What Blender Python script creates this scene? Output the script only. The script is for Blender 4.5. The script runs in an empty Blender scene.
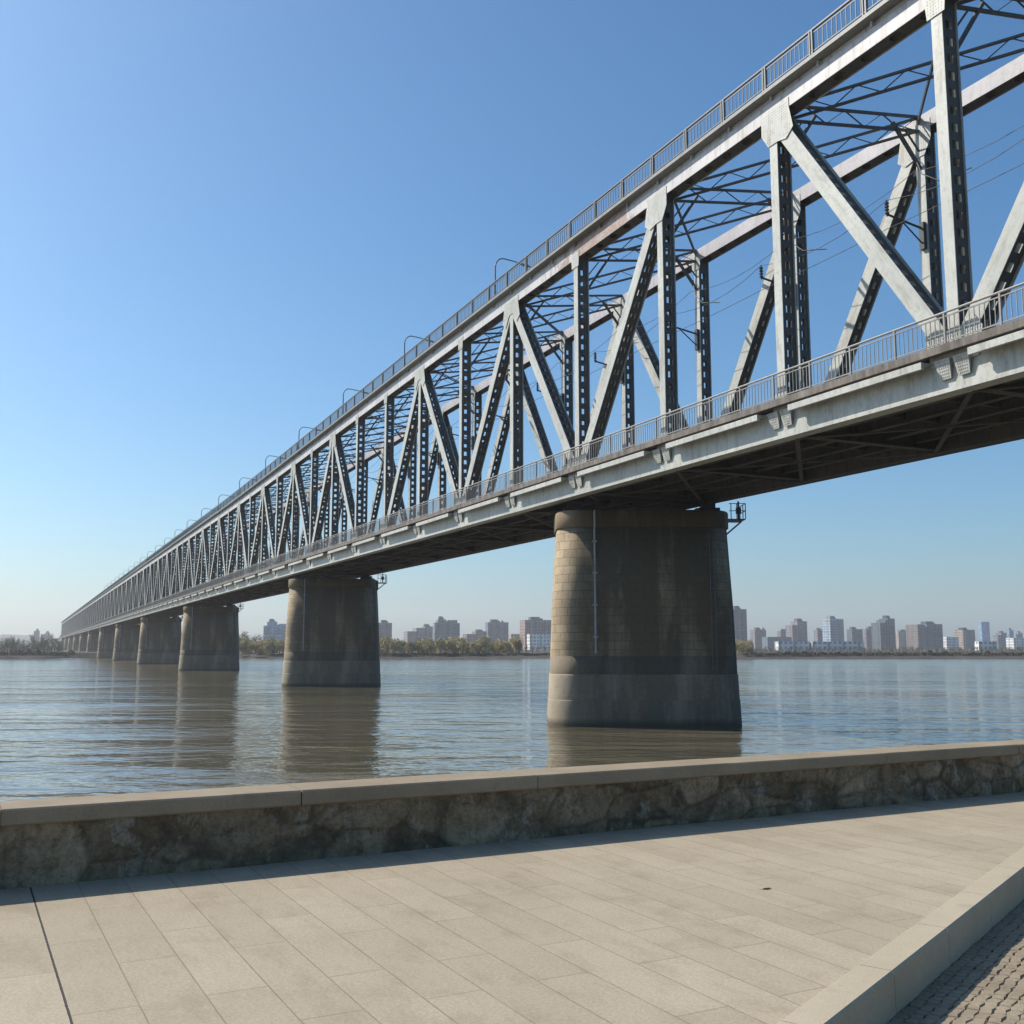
import bpy, bmesh, math, random
from mathutils import Vector, Matrix, noise
random.seed(7)
R = math.radians
SC = bpy.context.scene
COL = SC.collection

# ------------------------------------------------------------------ helpers
class MB:
    """collects simple shapes and links them as one mesh object"""
    def __init__(s):
        s.v = []; s.f = []; s.uv = []; s.m = []
    def poly(s, pts, uvs=None, m=0):
        b = len(s.v); s.v += [tuple(p) for p in pts]
        s.f.append(tuple(range(b, b + len(pts)))); s.uv.append(uvs); s.m.append(m)
    def box(s, x0, x1, y0, y1, z0, z1, m=0):
        b = len(s.v)
        s.v += [(x0,y0,z0),(x1,y0,z0),(x1,y1,z0),(x0,y1,z0),(x0,y0,z1),(x1,y0,z1),(x1,y1,z1),(x0,y1,z1)]
        for q in ((0,3,2,1),(4,5,6,7),(0,1,5,4),(1,2,6,5),(2,3,7,6),(3,0,4,7)):
            s.f.append(tuple(b+i for i in q)); s.uv.append(None); s.m.append(m)
    def bar(s, p, q, w, h=None, up=(0,0,1), m=0):
        """square bar from p to q"""
        h = h or w
        p = Vector(p); q = Vector(q); d = (q-p).normalized(); u = Vector(up)
        if abs(d.dot(u)) > .98: u = Vector((1,0,0))
        a = d.cross(u).normalized()*w/2; c = a.cross(d).normalized()*h/2
        b = len(s.v)
        for o in (p, q):
            for k in (-a-c, a-c, a+c, -a+c): s.v.append(tuple(o+k))
        for qd in ((0,1,2,3),(7,6,5,4),(0,4,5,1),(1,5,6,2),(2,6,7,3),(3,7,4,0)):
            s.f.append(tuple(b+i for i in qd)); s.uv.append(None); s.m.append(m)
    def tube(s, pts, r, n=8, m=0, taper=None):
        pts = [Vector(p) for p in pts]; rings = []
        for i, p in enumerate(pts):
            d = (pts[min(i+1, len(pts)-1)] - pts[max(i-1, 0)]).normalized()
            u = Vector((0,0,1)) if abs(d.z) < .9 else Vector((1,0,0))
            a = d.cross(u).normalized(); c = d.cross(a)
            rr = r if taper is None else r + (taper-r)*i/(len(pts)-1)
            b = len(s.v)
            for k in range(n):
                t = 2*math.pi*k/n
                s.v.append(tuple(p + a*math.cos(t)*rr + c*math.sin(t)*rr))
            rings.append(b)
        for i in range(len(rings)-1):
            for k in range(n):
                k2 = (k+1) % n
                s.f.append((rings[i]+k, rings[i]+k2, rings[i+1]+k2, rings[i+1]+k)); s.uv.append(None); s.m.append(m)
        s.f.append(tuple(rings[0]+k for k in range(n))[::-1]); s.uv.append(None); s.m.append(m)
        s.f.append(tuple(rings[-1]+k for k in range(n))); s.uv.append(None); s.m.append(m)
    def prism(s, outline, y0, y1, m=0):
        """outline in xz, extruded along y"""
        n = len(outline); b = len(s.v)
        s.v += [(x, y0, z) for x, z in outline] + [(x, y1, z) for x, z in outline]
        s.f.append(tuple(range(b, b+n))); s.f.append(tuple(range(b+2*n-1, b+n-1, -1)))
        s.uv += [None, None]; s.m += [m, m]
        for i in range(n):
            j = (i+1) % n
            s.f.append((b+i, b+n+i, b+n+j, b+j)); s.uv.append(None); s.m.append(m)
    def mesh(s, name, mats, smooth=False):
        me = bpy.data.meshes.new(name)
        me.from_pydata(s.v, [], s.f)
        if any(u for u in s.uv):
            l = me.uv_layers.new(name='UVMap')
            k = 0
            for f, u in zip(s.f, s.uv):
                for i in range(len(f)):
                    l.data[k].uv = u[i] if u else (0, 0); k += 1
        for mm in (mats if isinstance(mats, (list, tuple)) else [mats]): me.materials.append(mm)
        me.polygons.foreach_set('material_index', s.m)
        if smooth: me.polygons.foreach_set('use_smooth', [True]*len(s.f))
        bm = bmesh.new(); bm.from_mesh(me); bmesh.ops.recalc_face_normals(bm, faces=bm.faces); bm.to_mesh(me); bm.free()
        me.update()
        return me
    def build(s, name, mats, parent=None, smooth=False):
        return link(name, s.mesh(name, mats, smooth), parent)

def link(name, me, parent=None):
    o = bpy.data.objects.new(name, me); COL.objects.link(o)
    if parent: o.parent = parent
    return o
def tag(o, label=None, cat=None, group=None, kind=None):
    if label: o['label'] = label
    if cat: o['category'] = cat
    if group: o['group'] = group
    if kind: o['kind'] = kind
    return o
def empty(name, loc=(0,0,0), rz=0, label=None, cat=None, group=None):
    o = bpy.data.objects.new(name, None); COL.objects.link(o)
    o.empty_display_size = .5
    o.location = loc; o.rotation_euler = (0,0,rz)
    return tag(o, label, cat, group)
def copy_tree(o, parent=None):
    kids = list(o.children)
    c = o.copy(); COL.objects.link(c)
    if parent: c.parent = parent
    for ch in kids: copy_tree(ch, c)
    return c

# ------------------------------------------------------------------ materials
class NT:
    def __init__(s, name, rough=.7, spec=.3, metal=0):
        s.mat = bpy.data.materials.new(name); s.mat.use_nodes = True
        s.t = s.mat.node_tree; s.b = s.t.nodes['Principled BSDF']
        s.b.inputs['Roughness'].default_value = rough
        s.b.inputs['Specular IOR Level'].default_value = spec
        s.b.inputs['Metallic'].default_value = metal
    def n(s, typ, **kw):
        x = s.t.nodes.new(typ)
        for k, v in kw.items():
            if k.startswith('i_'):
                x.inputs[k[2:].replace('_', ' ')].default_value = v
            else: setattr(x, k, v)
        return x
    def l(s, a, b): s.t.links.new(a, b)
    def coord(s, out='Object', scale=(1,1,1), rot=(0,0,0), loc=(0,0,0)):
        c = s.n('ShaderNodeTexCoord'); m = s.n('ShaderNodeMapping')
        m.inputs['Scale'].default_value = scale; m.inputs['Rotation'].default_value = rot; m.inputs['Location'].default_value = loc
        s.l(c.outputs[out], m.inputs[0]); return m.outputs[0]
    def noise(s, vec, scale, detail=4, rough=.6):
        x = s.n('ShaderNodeTexNoise'); x.inputs['Scale'].default_value = scale
        x.inputs['Detail'].default_value = detail; x.inputs['Roughness'].default_value = rough
        s.l(vec, x.inputs['Vector']); return x.outputs['Fac']
    def ramp(s, fac, stops):
        x = s.n('ShaderNodeValToRGB'); e = x.color_ramp.elements
        while len(e) < len(stops): e.new(.5)
        for k, (p, c) in zip(e, stops):
            k.position = p; k.color = (*c, 1) if len(c) == 3 else c
        s.l(fac, x.inputs[0]); return x.outputs[0]
    def mix(s, fac, a, b, mode='MIX'):
        x = s.n('ShaderNodeMix', data_type='RGBA', blend_type=mode)
        for sock, v in ((x.inputs[0], fac), (x.inputs[6], a), (x.inputs[7], b)):
            if hasattr(v, 'is_linked'): s.l(v, sock)
            elif isinstance(v, (int, float)): sock.default_value = v
            else: sock.default_value = (*v, 1)
        return x.outputs[2]
    def math(s, op, a, b=0, c=0):
        x = s.n('ShaderNodeMath', operation=op)
        for sock, v in zip(x.inputs, (a, b, c)):
            if hasattr(v, 'is_linked'): s.l(v, sock)
            else: sock.default_value = v
        return x.outputs[0]
    def bump(s, h, strength=.3, dist=.01, normal=None):
        x = s.n('ShaderNodeBump'); x.inputs['Strength'].default_value = strength; x.inputs['Distance'].default_value = dist
        s.l(h, x.inputs['Height'])
        if normal: s.l(normal, x.inputs['Normal'])
        return x.outputs[0]
    def out(s, col=None, normal=None, rough=None):
        if col is not None:
            if hasattr(col, 'is_linked'): s.l(col, s.b.inputs['Base Color'])
            else: s.b.inputs['Base Color'].default_value = (*col, 1)
        if normal is not None: s.l(normal, s.b.inputs['Normal'])
        if rough is not None: s.l(rough, s.b.inputs['Roughness'])
        return s.mat

def steel(name, base, dirt, rust=.0, rough=.5, big=.35):
    t = NT(name, rough, .35)
    v = t.coord('Object'); vs = t.coord('Object', (1.6, 1.6, .25))
    oi = t.n('ShaderNodeObjectInfo')
    va = t.n('ShaderNodeVectorMath', operation='ADD'); cm = t.n('ShaderNodeCombineXYZ')
    k = t.math('MULTIPLY', oi.outputs['Random'], 37.0)
    for q in range(3): t.l(k, cm.inputs[q])
    t.l(v, va.inputs[0]); t.l(cm.outputs[0], va.inputs[1]); v = va.outputs[0]
    vb = t.n('ShaderNodeVectorMath', operation='ADD'); t.l(vs, vb.inputs[0]); t.l(cm.outputs[0], vb.inputs[1]); vs = vb.outputs[0]
    c = t.mix(t.ramp(t.noise(v, big, 5), [(.35,(0,0,0)),(.7,(1,1,1))]), base, tuple(x*.76 for x in base))
    c = t.mix(t.ramp(t.noise(v, 5.5, 8, .78), [(.50,(0,0,0)),(.68,(.55,.55,.55))]), c, dirt)
    c = t.mix(t.ramp(t.noise(vs, 2.2, 7, .72), [(.50,(0,0,0)),(.70,(.8,.8,.8))]), c, dirt)
    if rust:
        c = t.mix(t.ramp(t.noise(v, 1.3, 9, .78), [(.66-rust*.2,(0,0,0)),(.74,(.9,.9,.9))]), c, (.12,.055,.028))
        c = t.mix(t.ramp(t.noise(vs, 5.0, 6, .7), [(.66-rust*.1,(0,0,0)),(.76,(.7,.7,.7))]), c, (.16,.085,.05))
    h = t.math('ADD', t.noise(v, 24, 3), t.math('MULTIPLY', t.noise(v, 2.5, 3), 1.5))
    return t.out(c, t.bump(h, .16, .012))

M = {}
M['paint'] = steel('pale_bridge_paint', (.53,.535,.495), (.25,.23,.20), .22)
M['chordpale'] = steel('upper_chord_pale_paint', (.49,.46,.475), (.27,.24,.23), .25)
M['lattice'] = steel('weathered_shaded_lattice_paint', (.10,.10,.097), (.05,.046,.043), .25, .6)  # weathered paint, darkened so the shade of member sides is in the colour
M['gusset'] = steel('riveted_gusset_paint', (.55,.55,.51), (.27,.25,.215), .4)
M['rail'] = steel('railing_paint', (.17,.18,.19), (.10,.095,.09), .2)
M['railpale'] = steel('walkway_railing_paint', (.31,.30,.285), (.17,.14,.115), .35)
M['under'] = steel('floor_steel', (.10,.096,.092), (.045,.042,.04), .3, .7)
M['lamp'] = steel('lamp_paint', (.22,.25,.27), (.12,.12,.12), 0)
M['dark'] = steel('dark_fitting_steel', (.05,.055,.065), (.03,.03,.03), .2)
M['pipe'] = steel('pale_pipe', (.45,.45,.46), (.22,.2,.18), .1)

# upper chord: same paint, with one long rusty stretch where the paint has come off
def chord_paint():
    t = NT('upper_chord_paint', .5, .35)
    v = t.coord('Object'); vs = t.coord('Object', (1.6,1.6,.3))
    c = t.mix(t.ramp(t.noise(v, .35, 5), [(.35,(0,0,0)),(.7,(1,1,1))]), (.60,.58,.585), (.47,.455,.455))
    c = t.mix(t.ramp(t.noise(vs, 2.2, 6, .7), [(.50,(0,0,0)),(.70,(.8,.8,.8))]), c, (.24,.21,.195))
    sx = t.n('ShaderNodeSeparateXYZ'); t.l(v, sx.inputs[0])
    w = t.noise(v, .5, 6, .7)
    a = t.math('ADD', t.math('MULTIPLY', t.math('SUBTRACT', w, .5), 16), sx.outputs[0])
    band = t.math('MULTIPLY', t.math('GREATER_THAN', a, 40.0), t.math('LESS_THAN', a, 46.5))
    fine = t.ramp(t.noise(v, 2.5, 6, .7), [(.30,(.25,.25,.25)),(.52,(1,1,1))])
    c = t.mix(t.math('MULTIPLY', t.math('MULTIPLY', band, .85), fine), c, (.30,.185,.135))
    return t.out(c, t.bump(t.noise(v, 24, 3), .12, .01))
M['chord'] = chord_paint()

def fascia():
    t = NT('walkway_slab_concrete', .85, .2)
    v = t.coord('Object'); vs = t.coord('Object', (3,3,.5))
    c = t.ramp(t.noise(vs, 1.2, 7, .7), [(.3,(.10,.085,.075)),(.55,(.20,.175,.155)),(.75,(.30,.27,.24))])
    return t.out(c, t.bump(t.noise(v, 15, 5), .3, .02))
M['slab'] = fascia()
M['ledge'] = steel('walkway_ledge_paint', (.27,.27,.25), (.14,.125,.11), .25)
def timber():
    t = NT('deck_timber', .9, .15)
    v = t.coord('Object', (6, .6, 1))
    return t.out(t.ramp(t.noise(v, 2, 5), [(.3,(.035,.03,.028)),(.7,(.08,.07,.06))]), t.bump(t.noise(v, 4, 4), .4, .02))
M['timber'] = timber()

def stone_pier(name, blocks=True, base=(.44,.35,.24), dark=(.100,.073,.052), stain=1.0):
    t = NT(name, .9, .2)
    uv = t.coord('UV')
    sx = t.n('ShaderNodeSeparateXYZ'); t.l(uv, sx.inputs[0])
    n1 = t.noise(uv, .8, 6, .65)
    vs = t.coord('UV', (1, .16, 1))
    streak = t.noise(vs, .55, 6, .62); streak2 = t.noise(vs, 1.9, 5, .6)
    c = t.mix(t.ramp(n1, [(.3,(0,0,0)),(.7,(1,1,1))]), base, tuple(x*.80 for x in base))
    if blocks:
        b = t.n('ShaderNodeTexBrick', offset=.5); t.l(uv, b.inputs['Vector'])
        b.inputs['Scale'].default_value = 1; b.inputs['Brick Width'].default_value = .80; b.inputs['Row Height'].default_value = .42
        b.inputs['Mortar Size'].default_value = .014; b.inputs['Mortar Smooth'].default_value = .3; b.inputs['Bias'].default_value = 0
        b.inputs['Color1'].default_value = (.78,.78,.78,1); b.inputs['Color2'].default_value = (1.08,1.06,1.02,1); b.inputs['Mortar'].default_value = (.42,.39,.36,1)
        c = t.mix(1, c, b.outputs['Color'], 'MULTIPLY')
    # long water stains run down from the cap; their mask paints the shaded faces dark and leaves the sunlit end light
    side = t.n('ShaderNodeAttribute', attribute_name='stain_shade'); side.attribute_type = 'GEOMETRY'
    st = t.math('MULTIPLY', t.ramp(streak, [(.30,(0,0,0)),(.52,(1,1,1))]), side.outputs['Fac'])
    c = t.mix(t.math('MULTIPLY', st, .88*stain), c, dark)
    st2 = t.math('MULTIPLY', t.ramp(streak2, [(.50,(0,0,0)),(.72,(1,1,1))]), t.math('ADD', t.math('MULTIPLY', side.outputs['Fac'], .7), .15))
    c = t.mix(t.math('MULTIPLY', st2, .75*stain), c, (.155,.090,.05))
    # pale lime runs
    st3 = t.math('MULTIPLY', t.ramp(t.noise(t.coord('UV', (1,.2,1), loc=(31,7,0)), 1.1, 6, .65), [(.60,(0,0,0)),(.74,(.5,.5,.5))]), side.outputs['Fac'])
    c = t.mix(t.math('MULTIPLY', st3, stain), c, (.30,.255,.19))
    c = t.mix(t.ramp(t.noise(uv, 5, 8, .78), [(.52,(0,0,0)),(.68,(.55,.55,.55))]), c, t.mix(1, c, (.45,.42,.38), 'MULTIPLY'))
    # wet band at the water
    wet = t.n('ShaderNodeMapRange'); wet.inputs[1].default_value = .12; wet.inputs[2].default_value = .42; wet.inputs[3].default_value = 1; wet.inputs[4].default_value = 0
    t.l(t.math('ADD', sx.outputs[1], t.math('MULTIPLY', t.math('SUBTRACT', n1, .5), .25)), wet.inputs[0])
    c = t.mix(t.math('MULTIPLY', wet.outputs[0], .75), c, (.05,.045,.035))
    h = t.math('ADD', t.noise(uv, 9, 6, .7), t.math('MULTIPLY', n1, 2))
    nb = t.bump(h, .35, .03)
    return t.out(c, nb)
M['pier'] = stone_pier('pier_masonry')
M['pierfoot'] = stone_pier('pier_footing_concrete', False, (.35,.29,.215), (.11,.09,.068), .9)
M['pierplinth'] = stone_pier('pier_plinth_concrete', False, (.39,.325,.24), (.12,.097,.07), .9)
M['pierband'] = stone_pier('pier_tide_band', False, (.26,.215,.155), (.08,.066,.05), 1.0)
M['piercap'] = stone_pier('pier_cap_stone', False, (.30,.225,.15), (.06,.048,.036), 1.0)

def paving():
    t = NT('promenade_granite_slabs', .8, .25)
    uv = t.coord('UV')
    b = t.n('ShaderNodeTexBrick', offset=.42, offset_frequency=2); t.l(uv, b.inputs['Vector'])
    for k, v in (('Scale',1),('Brick Width',1.24),('Row Height',.293),('Mortar Size',.0045),('Mortar Smooth',.25),('Bias',0)): b.inputs[k].default_value = v
    b.inputs['Color1'].default_value = (.935,.93,.92,1); b.inputs['Color2'].default_value = (1.04,1.04,1.035,1); b.inputs['Mortar'].default_value = (.74,.71,.67,1)
    base = t.ramp(t.noise(uv, .55, 6, .65), [(.3,(.405,.345,.255)),(.7,(.475,.408,.308))])
    base = t.mix(t.ramp(t.noise(uv, 130, 3, .7), [(.35,(0,0,0)),(.65,(1,1,1))]), base, t.mix(1, base, (.80,.79,.78), 'MULTIPLY'))
    base = t.mix(t.ramp(t.noise(t.coord('UV',(.6,2.2,1)), 2.4, 7, .7), [(.50,(0,0,0)),(.74,(.55,.55,.55))]), base, t.mix(1, base, (.70,.68,.65), 'MULTIPLY'))
    base = t.mix(t.ramp(t.noise(uv, 7, 6, .75), [(.58,(0,0,0)),(.72,(.4,.4,.4))]), base, (.49,.42,.31))
    c = t.mix(1, base, b.outputs['Color'], 'MULTIPLY')
    sx = t.n('ShaderNodeSeparateXYZ'); t.l(uv, sx.inputs[0])
    d = t.math('ABSOLUTE', t.math('SUBTRACT', sx.outputs[1], 0.0))
    c = t.mix(t.ramp(t.noise(uv, 48, 5, .8), [(.40,(0,0,0)),(.60,(.8,.8,.8))]), c, t.mix(1, c, (.80,.78,.75), 'MULTIPLY'))
    c = t.mix(t.ramp(t.noise(t.coord('UV',(1,1,1),loc=(9,4,0)), 22, 6, .8), [(.56,(0,0,0)),(.68,(.5,.5,.5))]), c, t.mix(1, c, (1.14,1.13,1.12), 'MULTIPLY'))
    c = t.mix(t.ramp(t.noise(uv, 1.6, 8, .75), [(.52,(0,0,0)),(.66,(.5,.5,.5))]), c, t.mix(1, c, (.74,.71,.66), 'MULTIPLY'))
    c = t.mix(t.ramp(t.noise(uv, 14, 4, .6), [(.70,(0,0,0)),(.76,(.6,.6,.6))]), c, t.mix(1, c, (.55,.52,.48), 'MULTIPLY'))
    # grit collects unevenly in the joints
    c = t.mix(t.math('MULTIPLY', b.outputs['Fac'], t.ramp(t.noise(uv, 5, 4), [(.45,(0,0,0)),(.66,(.35,.35,.35))])), c, (.14,.118,.09))
    gap = t.math('LESS_THAN', t.math('ADD', d, t.math('MULTIPLY', t.math('SUBTRACT', t.noise(uv, 30, 3), .5), .006)), .0058)
    c = t.mix(gap, c, (.045,.04,.035))
    hh = t.math('ADD', t.math('MULTIPLY', t.noise(uv, 90, 4, .7), .25), t.math('MULTIPLY', b.outputs['Fac'], -1.0))
    hh = t.math('ADD', hh, t.math('MULTIPLY', t.noise(uv, 6, 4), .7))
    return t.out(c, t.bump(hh, .35, .006))
M['paving'] = paving()
def granite(name, a, b, sc=1.0):
    t = NT(name, .8, .25); v = t.coord('Object')
    c = t.ramp(t.noise(v, 1.4*sc, 7, .7), [(.3,a),(.7,b)])
    c = t.mix(t.ramp(t.noise(v, 120, 3, .7), [(.4,(0,0,0)),(.65,(.8,.8,.8))]), c, t.mix(1, c, (.72,.71,.70), 'MULTIPLY'))
    c = t.mix(t.ramp(t.noise(v, 3, 7, .75), [(.58,(0,0,0)),(.75,(.6,.6,.6))]), c, t.mix(1, c, (.62,.59,.55), 'MULTIPLY'))
    return t.out(c, t.bump(t.noise(v, 60, 5, .7), .3, .006))
M['coping'] = granite('coping_granite', (.25,.195,.13), (.36,.29,.205))
M['kerb'] = granite('kerb_granite', (.40,.34,.245), (.49,.42,.315))
M['sett'] = granite('sett_stone', (.22,.178,.125), (.37,.305,.22), 2)
def grout():
    t = NT('sett_grout', .95, .1); v = t.coord('Object')
    return t.out(t.ramp(t.noise(v, 9, 6), [(.3,(.055,.045,.035)),(.7,(.16,.135,.10))]), t.bump(t.noise(v, 60, 4), .5, .01))
M['grout'] = grout()
def rubble():
    t = NT('rubble_wall_stone', .92, .15); v = t.coord('Object')
    c = t.ramp(t.noise(v, 2.2, 8, .72), [(.28,(.16,.122,.08)),(.5,(.29,.232,.16)),(.72,(.45,.375,.275))])
    at = t.n('ShaderNodeAttribute', attribute_name='stone')
    c = t.mix(1, c, t.ramp(at.outputs['Fac'], [(.25,(.62,.57,.52)),(.75,(1.46,1.38,1.29))]), 'MULTIPLY')
    patch = t.ramp(t.noise(t.coord('Object',(1,1,.7),loc=(4,2,9)), 5.0, 9, .76), [(.53,(0,0,0)),(.60,(.7,.7,.7))])
    c = t.mix(patch, c, (.46,.40,.32))
    c = t.mix(t.ramp(t.noise(v, 5, 7, .78), [(.52,(0,0,0)),(.64,(.7,.7,.7))]), c, (.10,.075,.048))
    c = t.mix(t.ramp(t.noise(v, 28, 6, .8), [(.42,(0,0,0)),(.62,(.75,.75,.75))]), c, t.mix(1, c, (.55,.52,.48), 'MULTIPLY'))
    cr = t.n('ShaderNodeAttribute', attribute_name='crack')
    c = t.mix(t.math('MULTIPLY', t.math('MULTIPLY', cr.outputs['Fac'], t.ramp(t.noise(v, 1.7, 4), [(.40,(.2,.2,.2)),(.60,(1,1,1))])), .65), c, (.065,.05,.035))
    c = t.mix(t.ramp(t.noise(t.coord('Object',(1,1,.12)), 6, 6, .7), [(.5,(0,0,0)),(.7,(.5,.5,.5))]), c, (.09,.07,.047))
    return t.out(c, t.bump(t.noise(v, 22, 8, .75), .9, .03))
M['rubble'] = rubble()

def water():
    t = NT('river_water', .05, .5)
    t.b.inputs['IOR'].default_value = 1.4
    # wind waves over many wavelengths: small ripples by the wall up to long swells in mid-stream
    h = None
    for sx_, sy_, rot, loc, amp, det in ((1.3,1.7,16,0,.50,3), (.62,.85,-11,7,.95,3), (.24,.42,9,3,1.7,3), (.10,.17,-6,11,2.2,3), (.035,.065,4,5,3.6,3)):
        k = t.math('MULTIPLY', t.noise(t.coord('Object', (sx_,sy_,1), (0,0,R(rot)), (loc,loc*1.7,0)), 1.0, det, .55), amp)
        h = k if h is None else t.math('ADD', h, k)
    patch = t.noise(t.coord('Object',(.010,.045,1),loc=(3,1,0)), 1.0, 4, .6)
    h = t.math('MULTIPLY', h, t.ramp(patch, [(.38,(.50,.50,.50)),(.60,(1,1,1))]))
    sx = t.n('ShaderNodeSeparateXYZ'); t.l(t.coord('Object'), sx.inputs[0])
    mr = t.n('ShaderNodeMapRange'); mr.inputs[1].default_value = 25; mr.inputs[2].default_value = 260; mr.inputs[3].default_value = .03; mr.inputs[4].default_value = .13
    t.l(sx.outputs[1], mr.inputs[0])
    c = t.ramp(t.noise(t.coord('Object',(.02,.06,1)), 1, 4), [(.3,(.100,.086,.052)),(.7,(.135,.116,.074))])
    return t.out(c, t.bump(h, .55, .17), mr.outputs[0])
M['water'] = water()
def earth(name, a, b, sc=.15):
    t = NT(name, .95, .1); v = t.coord('Object')
    return t.out(t.ramp(t.noise(v, sc, 8, .7), [(.3,a),(.7,b)]), t.bump(t.noise(v, 1.5, 6, .7), .6, .3))
M['bank'] = earth('bank_earth', (.055,.048,.042), (.115,.10,.085))
M['land'] = earth('far_ground', (.07,.065,.045), (.11,.10,.07), .02)
M['quay'] = earth('quay_stone', (.16,.15,.145), (.24,.22,.21), .3)
M['hill'] = earth('hill_scrub', (.07,.085,.07), (.11,.12,.09), .01)
def foliage(name, a, b, sc=.5):
    t = NT(name, .8, .15); v = t.coord('Object')
    oi = t.n('ShaderNodeObjectInfo')
    c = t.ramp(t.noise(v, sc, 3), [(.35,a),(.65,b)])
    c = t.mix(t.math('MULTIPLY', oi.outputs['Random'], .45), c, t.mix(1, c, (.62,.66,.6), 'MULTIPLY'))
    return t.out(c)
M['willow'] = foliage('spring_willow_leaf', (.42,.34,.16), (.56,.47,.25))
M['grey_tree'] = foliage('bare_grey_twigs', (.22,.20,.15), (.33,.30,.23))
M['shrub'] = foliage('dark_shrub_leaf', (.085,.075,.055), (.14,.122,.09), .2)
M['bark'] = foliage('tree_bark', (.07,.055,.042), (.10,.08,.06))
M['leaf'] = foliage('dry_leaf', (.06,.04,.02), (.09,.06,.03), 20)

def facade(name, wall, glass=(.06,.075,.095), bw=3.2, rh=3.0, frac=.45, vary=.2):
    """walls with a grid of windows set by the storey height"""
    t = NT(name, .7, .3)
    uv = t.coord('UV')
    sx = t.n('ShaderNodeSeparateXYZ'); t.l(uv, sx.inputs[0])
    fu = t.math('FRACT', t.math('DIVIDE', sx.outputs[0], bw)); fv = t.math('FRACT', t.math('DIVIDE', sx.outputs[1], rh))
    mu = t.math('LESS_THAN', t.math('ABSOLUTE', t.math('SUBTRACT', fu, .5)), frac*.72)
    mv = t.math('LESS_THAN', t.math('ABSOLUTE', t.math('SUBTRACT', fv, .52)), frac*.62)
    m = t.math('MULTIPLY', mu, mv)
    w = t.mix(t.ramp(t.noise(uv, .12, 4), [(.35,(0,0,0)),(.65,(1,1,1))]), wall, tuple(x*(1-vary) for x in wall))
    fb_ = t.math('FRACT', t.math('DIVIDE', sx.outputs[0], bw*3.0))
    w = t.mix(t.math('LESS_THAN', fb_, .16), w, tuple(x*.45 for x in wall))  # dark columns paint the shade of upright recesses between bays
    wn = t.n('ShaderNodeTexWhiteNoise', noise_dimensions='2D'); cv = t.n('ShaderNodeCombineXYZ')
    t.l(t.math('FLOOR', t.math('DIVIDE', sx.outputs[0], bw)), cv.inputs[0]); t.l(t.math('FLOOR', t.math('DIVIDE', sx.outputs[1], rh)), cv.inputs[1]); t.l(cv.outputs[0], wn.inputs['Vector'])
    g = t.mix(wn.outputs['Value'], glass, tuple(min(1, x*2.2+.02) for x in glass))
    c = t.mix(m, w, g)
    r = t.math('SUBTRACT', .75, t.math('MULTIPLY', m, .5))
    return t.out(c, rough=r)
F = {
 'bluegrey': facade('blue_grey_facade', (.15,.18,.22)),
 'blueglass': facade('blue_glass_facade', (.20,.40,.50), (.10,.24,.32), 2.4, 3.0, .6),
 'brown': facade('brown_facade', (.27,.20,.165)),
 'beige': facade('beige_facade', (.48,.40,.31), (.12,.10,.09), 3.0),
 'pink': facade('rose_facade', (.40,.24,.19), (.10,.08,.08), 3.0),
 'white': facade('white_facade', (.80,.79,.77), (.16,.17,.19), 3.2, 3.2, .40),
 'whiteblue': facade('white_and_blue_facade', (.56,.60,.64), (.07,.12,.18), 3.4, 3.0, .52),
 'slate': facade('slate_facade', (.14,.16,.18), (.05,.06,.075)),
 'faint': facade('pale_blue_facade', (.16,.27,.38), (.12,.2,.3), 3, 3.2, .6),
 'mauve': facade('mauve_facade', (.30,.25,.25)),
}
M['roof'] = earth('roof_gravel', (.18,.17,.16), (.26,.25,.24), .3)
M['greenroof'] = earth('green_roof_sheet', (.12,.16,.13), (.17,.21,.17), .3)

# ------------------------------------------------------------------ camera frame
f = 1050.; PIT = math.atan(135.5/1050); CAMZ = 3.88
VX = 27.
TH = math.atan((512-VX)/(f/math.cos(PIT)))
U = Vector((-math.sin(TH), math.cos(TH), 0)); RR = Vector((math.cos(TH), math.sin(TH), 0))
cam = bpy.data.cameras.new('camera'); co = bpy.data.objects.new('camera', cam); COL.objects.link(co)
co.location = (0,0,CAMZ); co.rotation_euler = (math.pi/2+PIT, 0, 0)
cam.sensor_width = 36; cam.lens = 36*f/1024; cam.clip_start = .1; cam.clip_end = 20000
SC.camera = co
def at(x, zf, z=0):
    """world point seen in column x at horizontal depth zf"""
    return Vector(((x-512)/(f/math.cos(PIT))*zf, zf, z))
def hgt(y, zf):
    b = 512-y
    return CAMZ + zf*(f*math.sin(PIT)+b*math.cos(PIT))/(f*math.cos(PIT)-b*math.sin(PIT))

# ------------------------------------------------------------------ light
SUN_AZ, SUN_EL = 67, 41       # degrees left of the view direction, above the horizon
w = bpy.data.worlds.new('World'); SC.world = w; w.use_nodes = True
nt = w.node_tree; bg = nt.nodes['Background']; bg.inputs[1].default_value = .135
sky = nt.nodes.new('ShaderNodeTexSky'); sky.sky_type = 'NISHITA'; sky.sun_disc = False
sky.sun_elevation = R(SUN_EL); sky.sun_rotation = R(-SUN_AZ); sky.altitude = 0; sky.air_density = 1.0; sky.dust_density = 1.4; sky.ozone_density = 8.0
tint = nt.nodes.new('ShaderNodeMix'); tint.data_type = 'RGBA'; tint.blend_type = 'MULTIPLY'; tint.inputs[0].default_value = 1
tint.inputs[7].default_value = (.92, 1.0, .90, 1)
hs = nt.nodes.new('ShaderNodeHueSaturation'); hs.inputs['Saturation'].default_value = 1.12
nt.links.new(sky.outputs[0], hs.inputs['Color']); nt.links.new(hs.outputs[0], tint.inputs[6]); nt.links.new(tint.outputs[2], bg.inputs[0])
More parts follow.
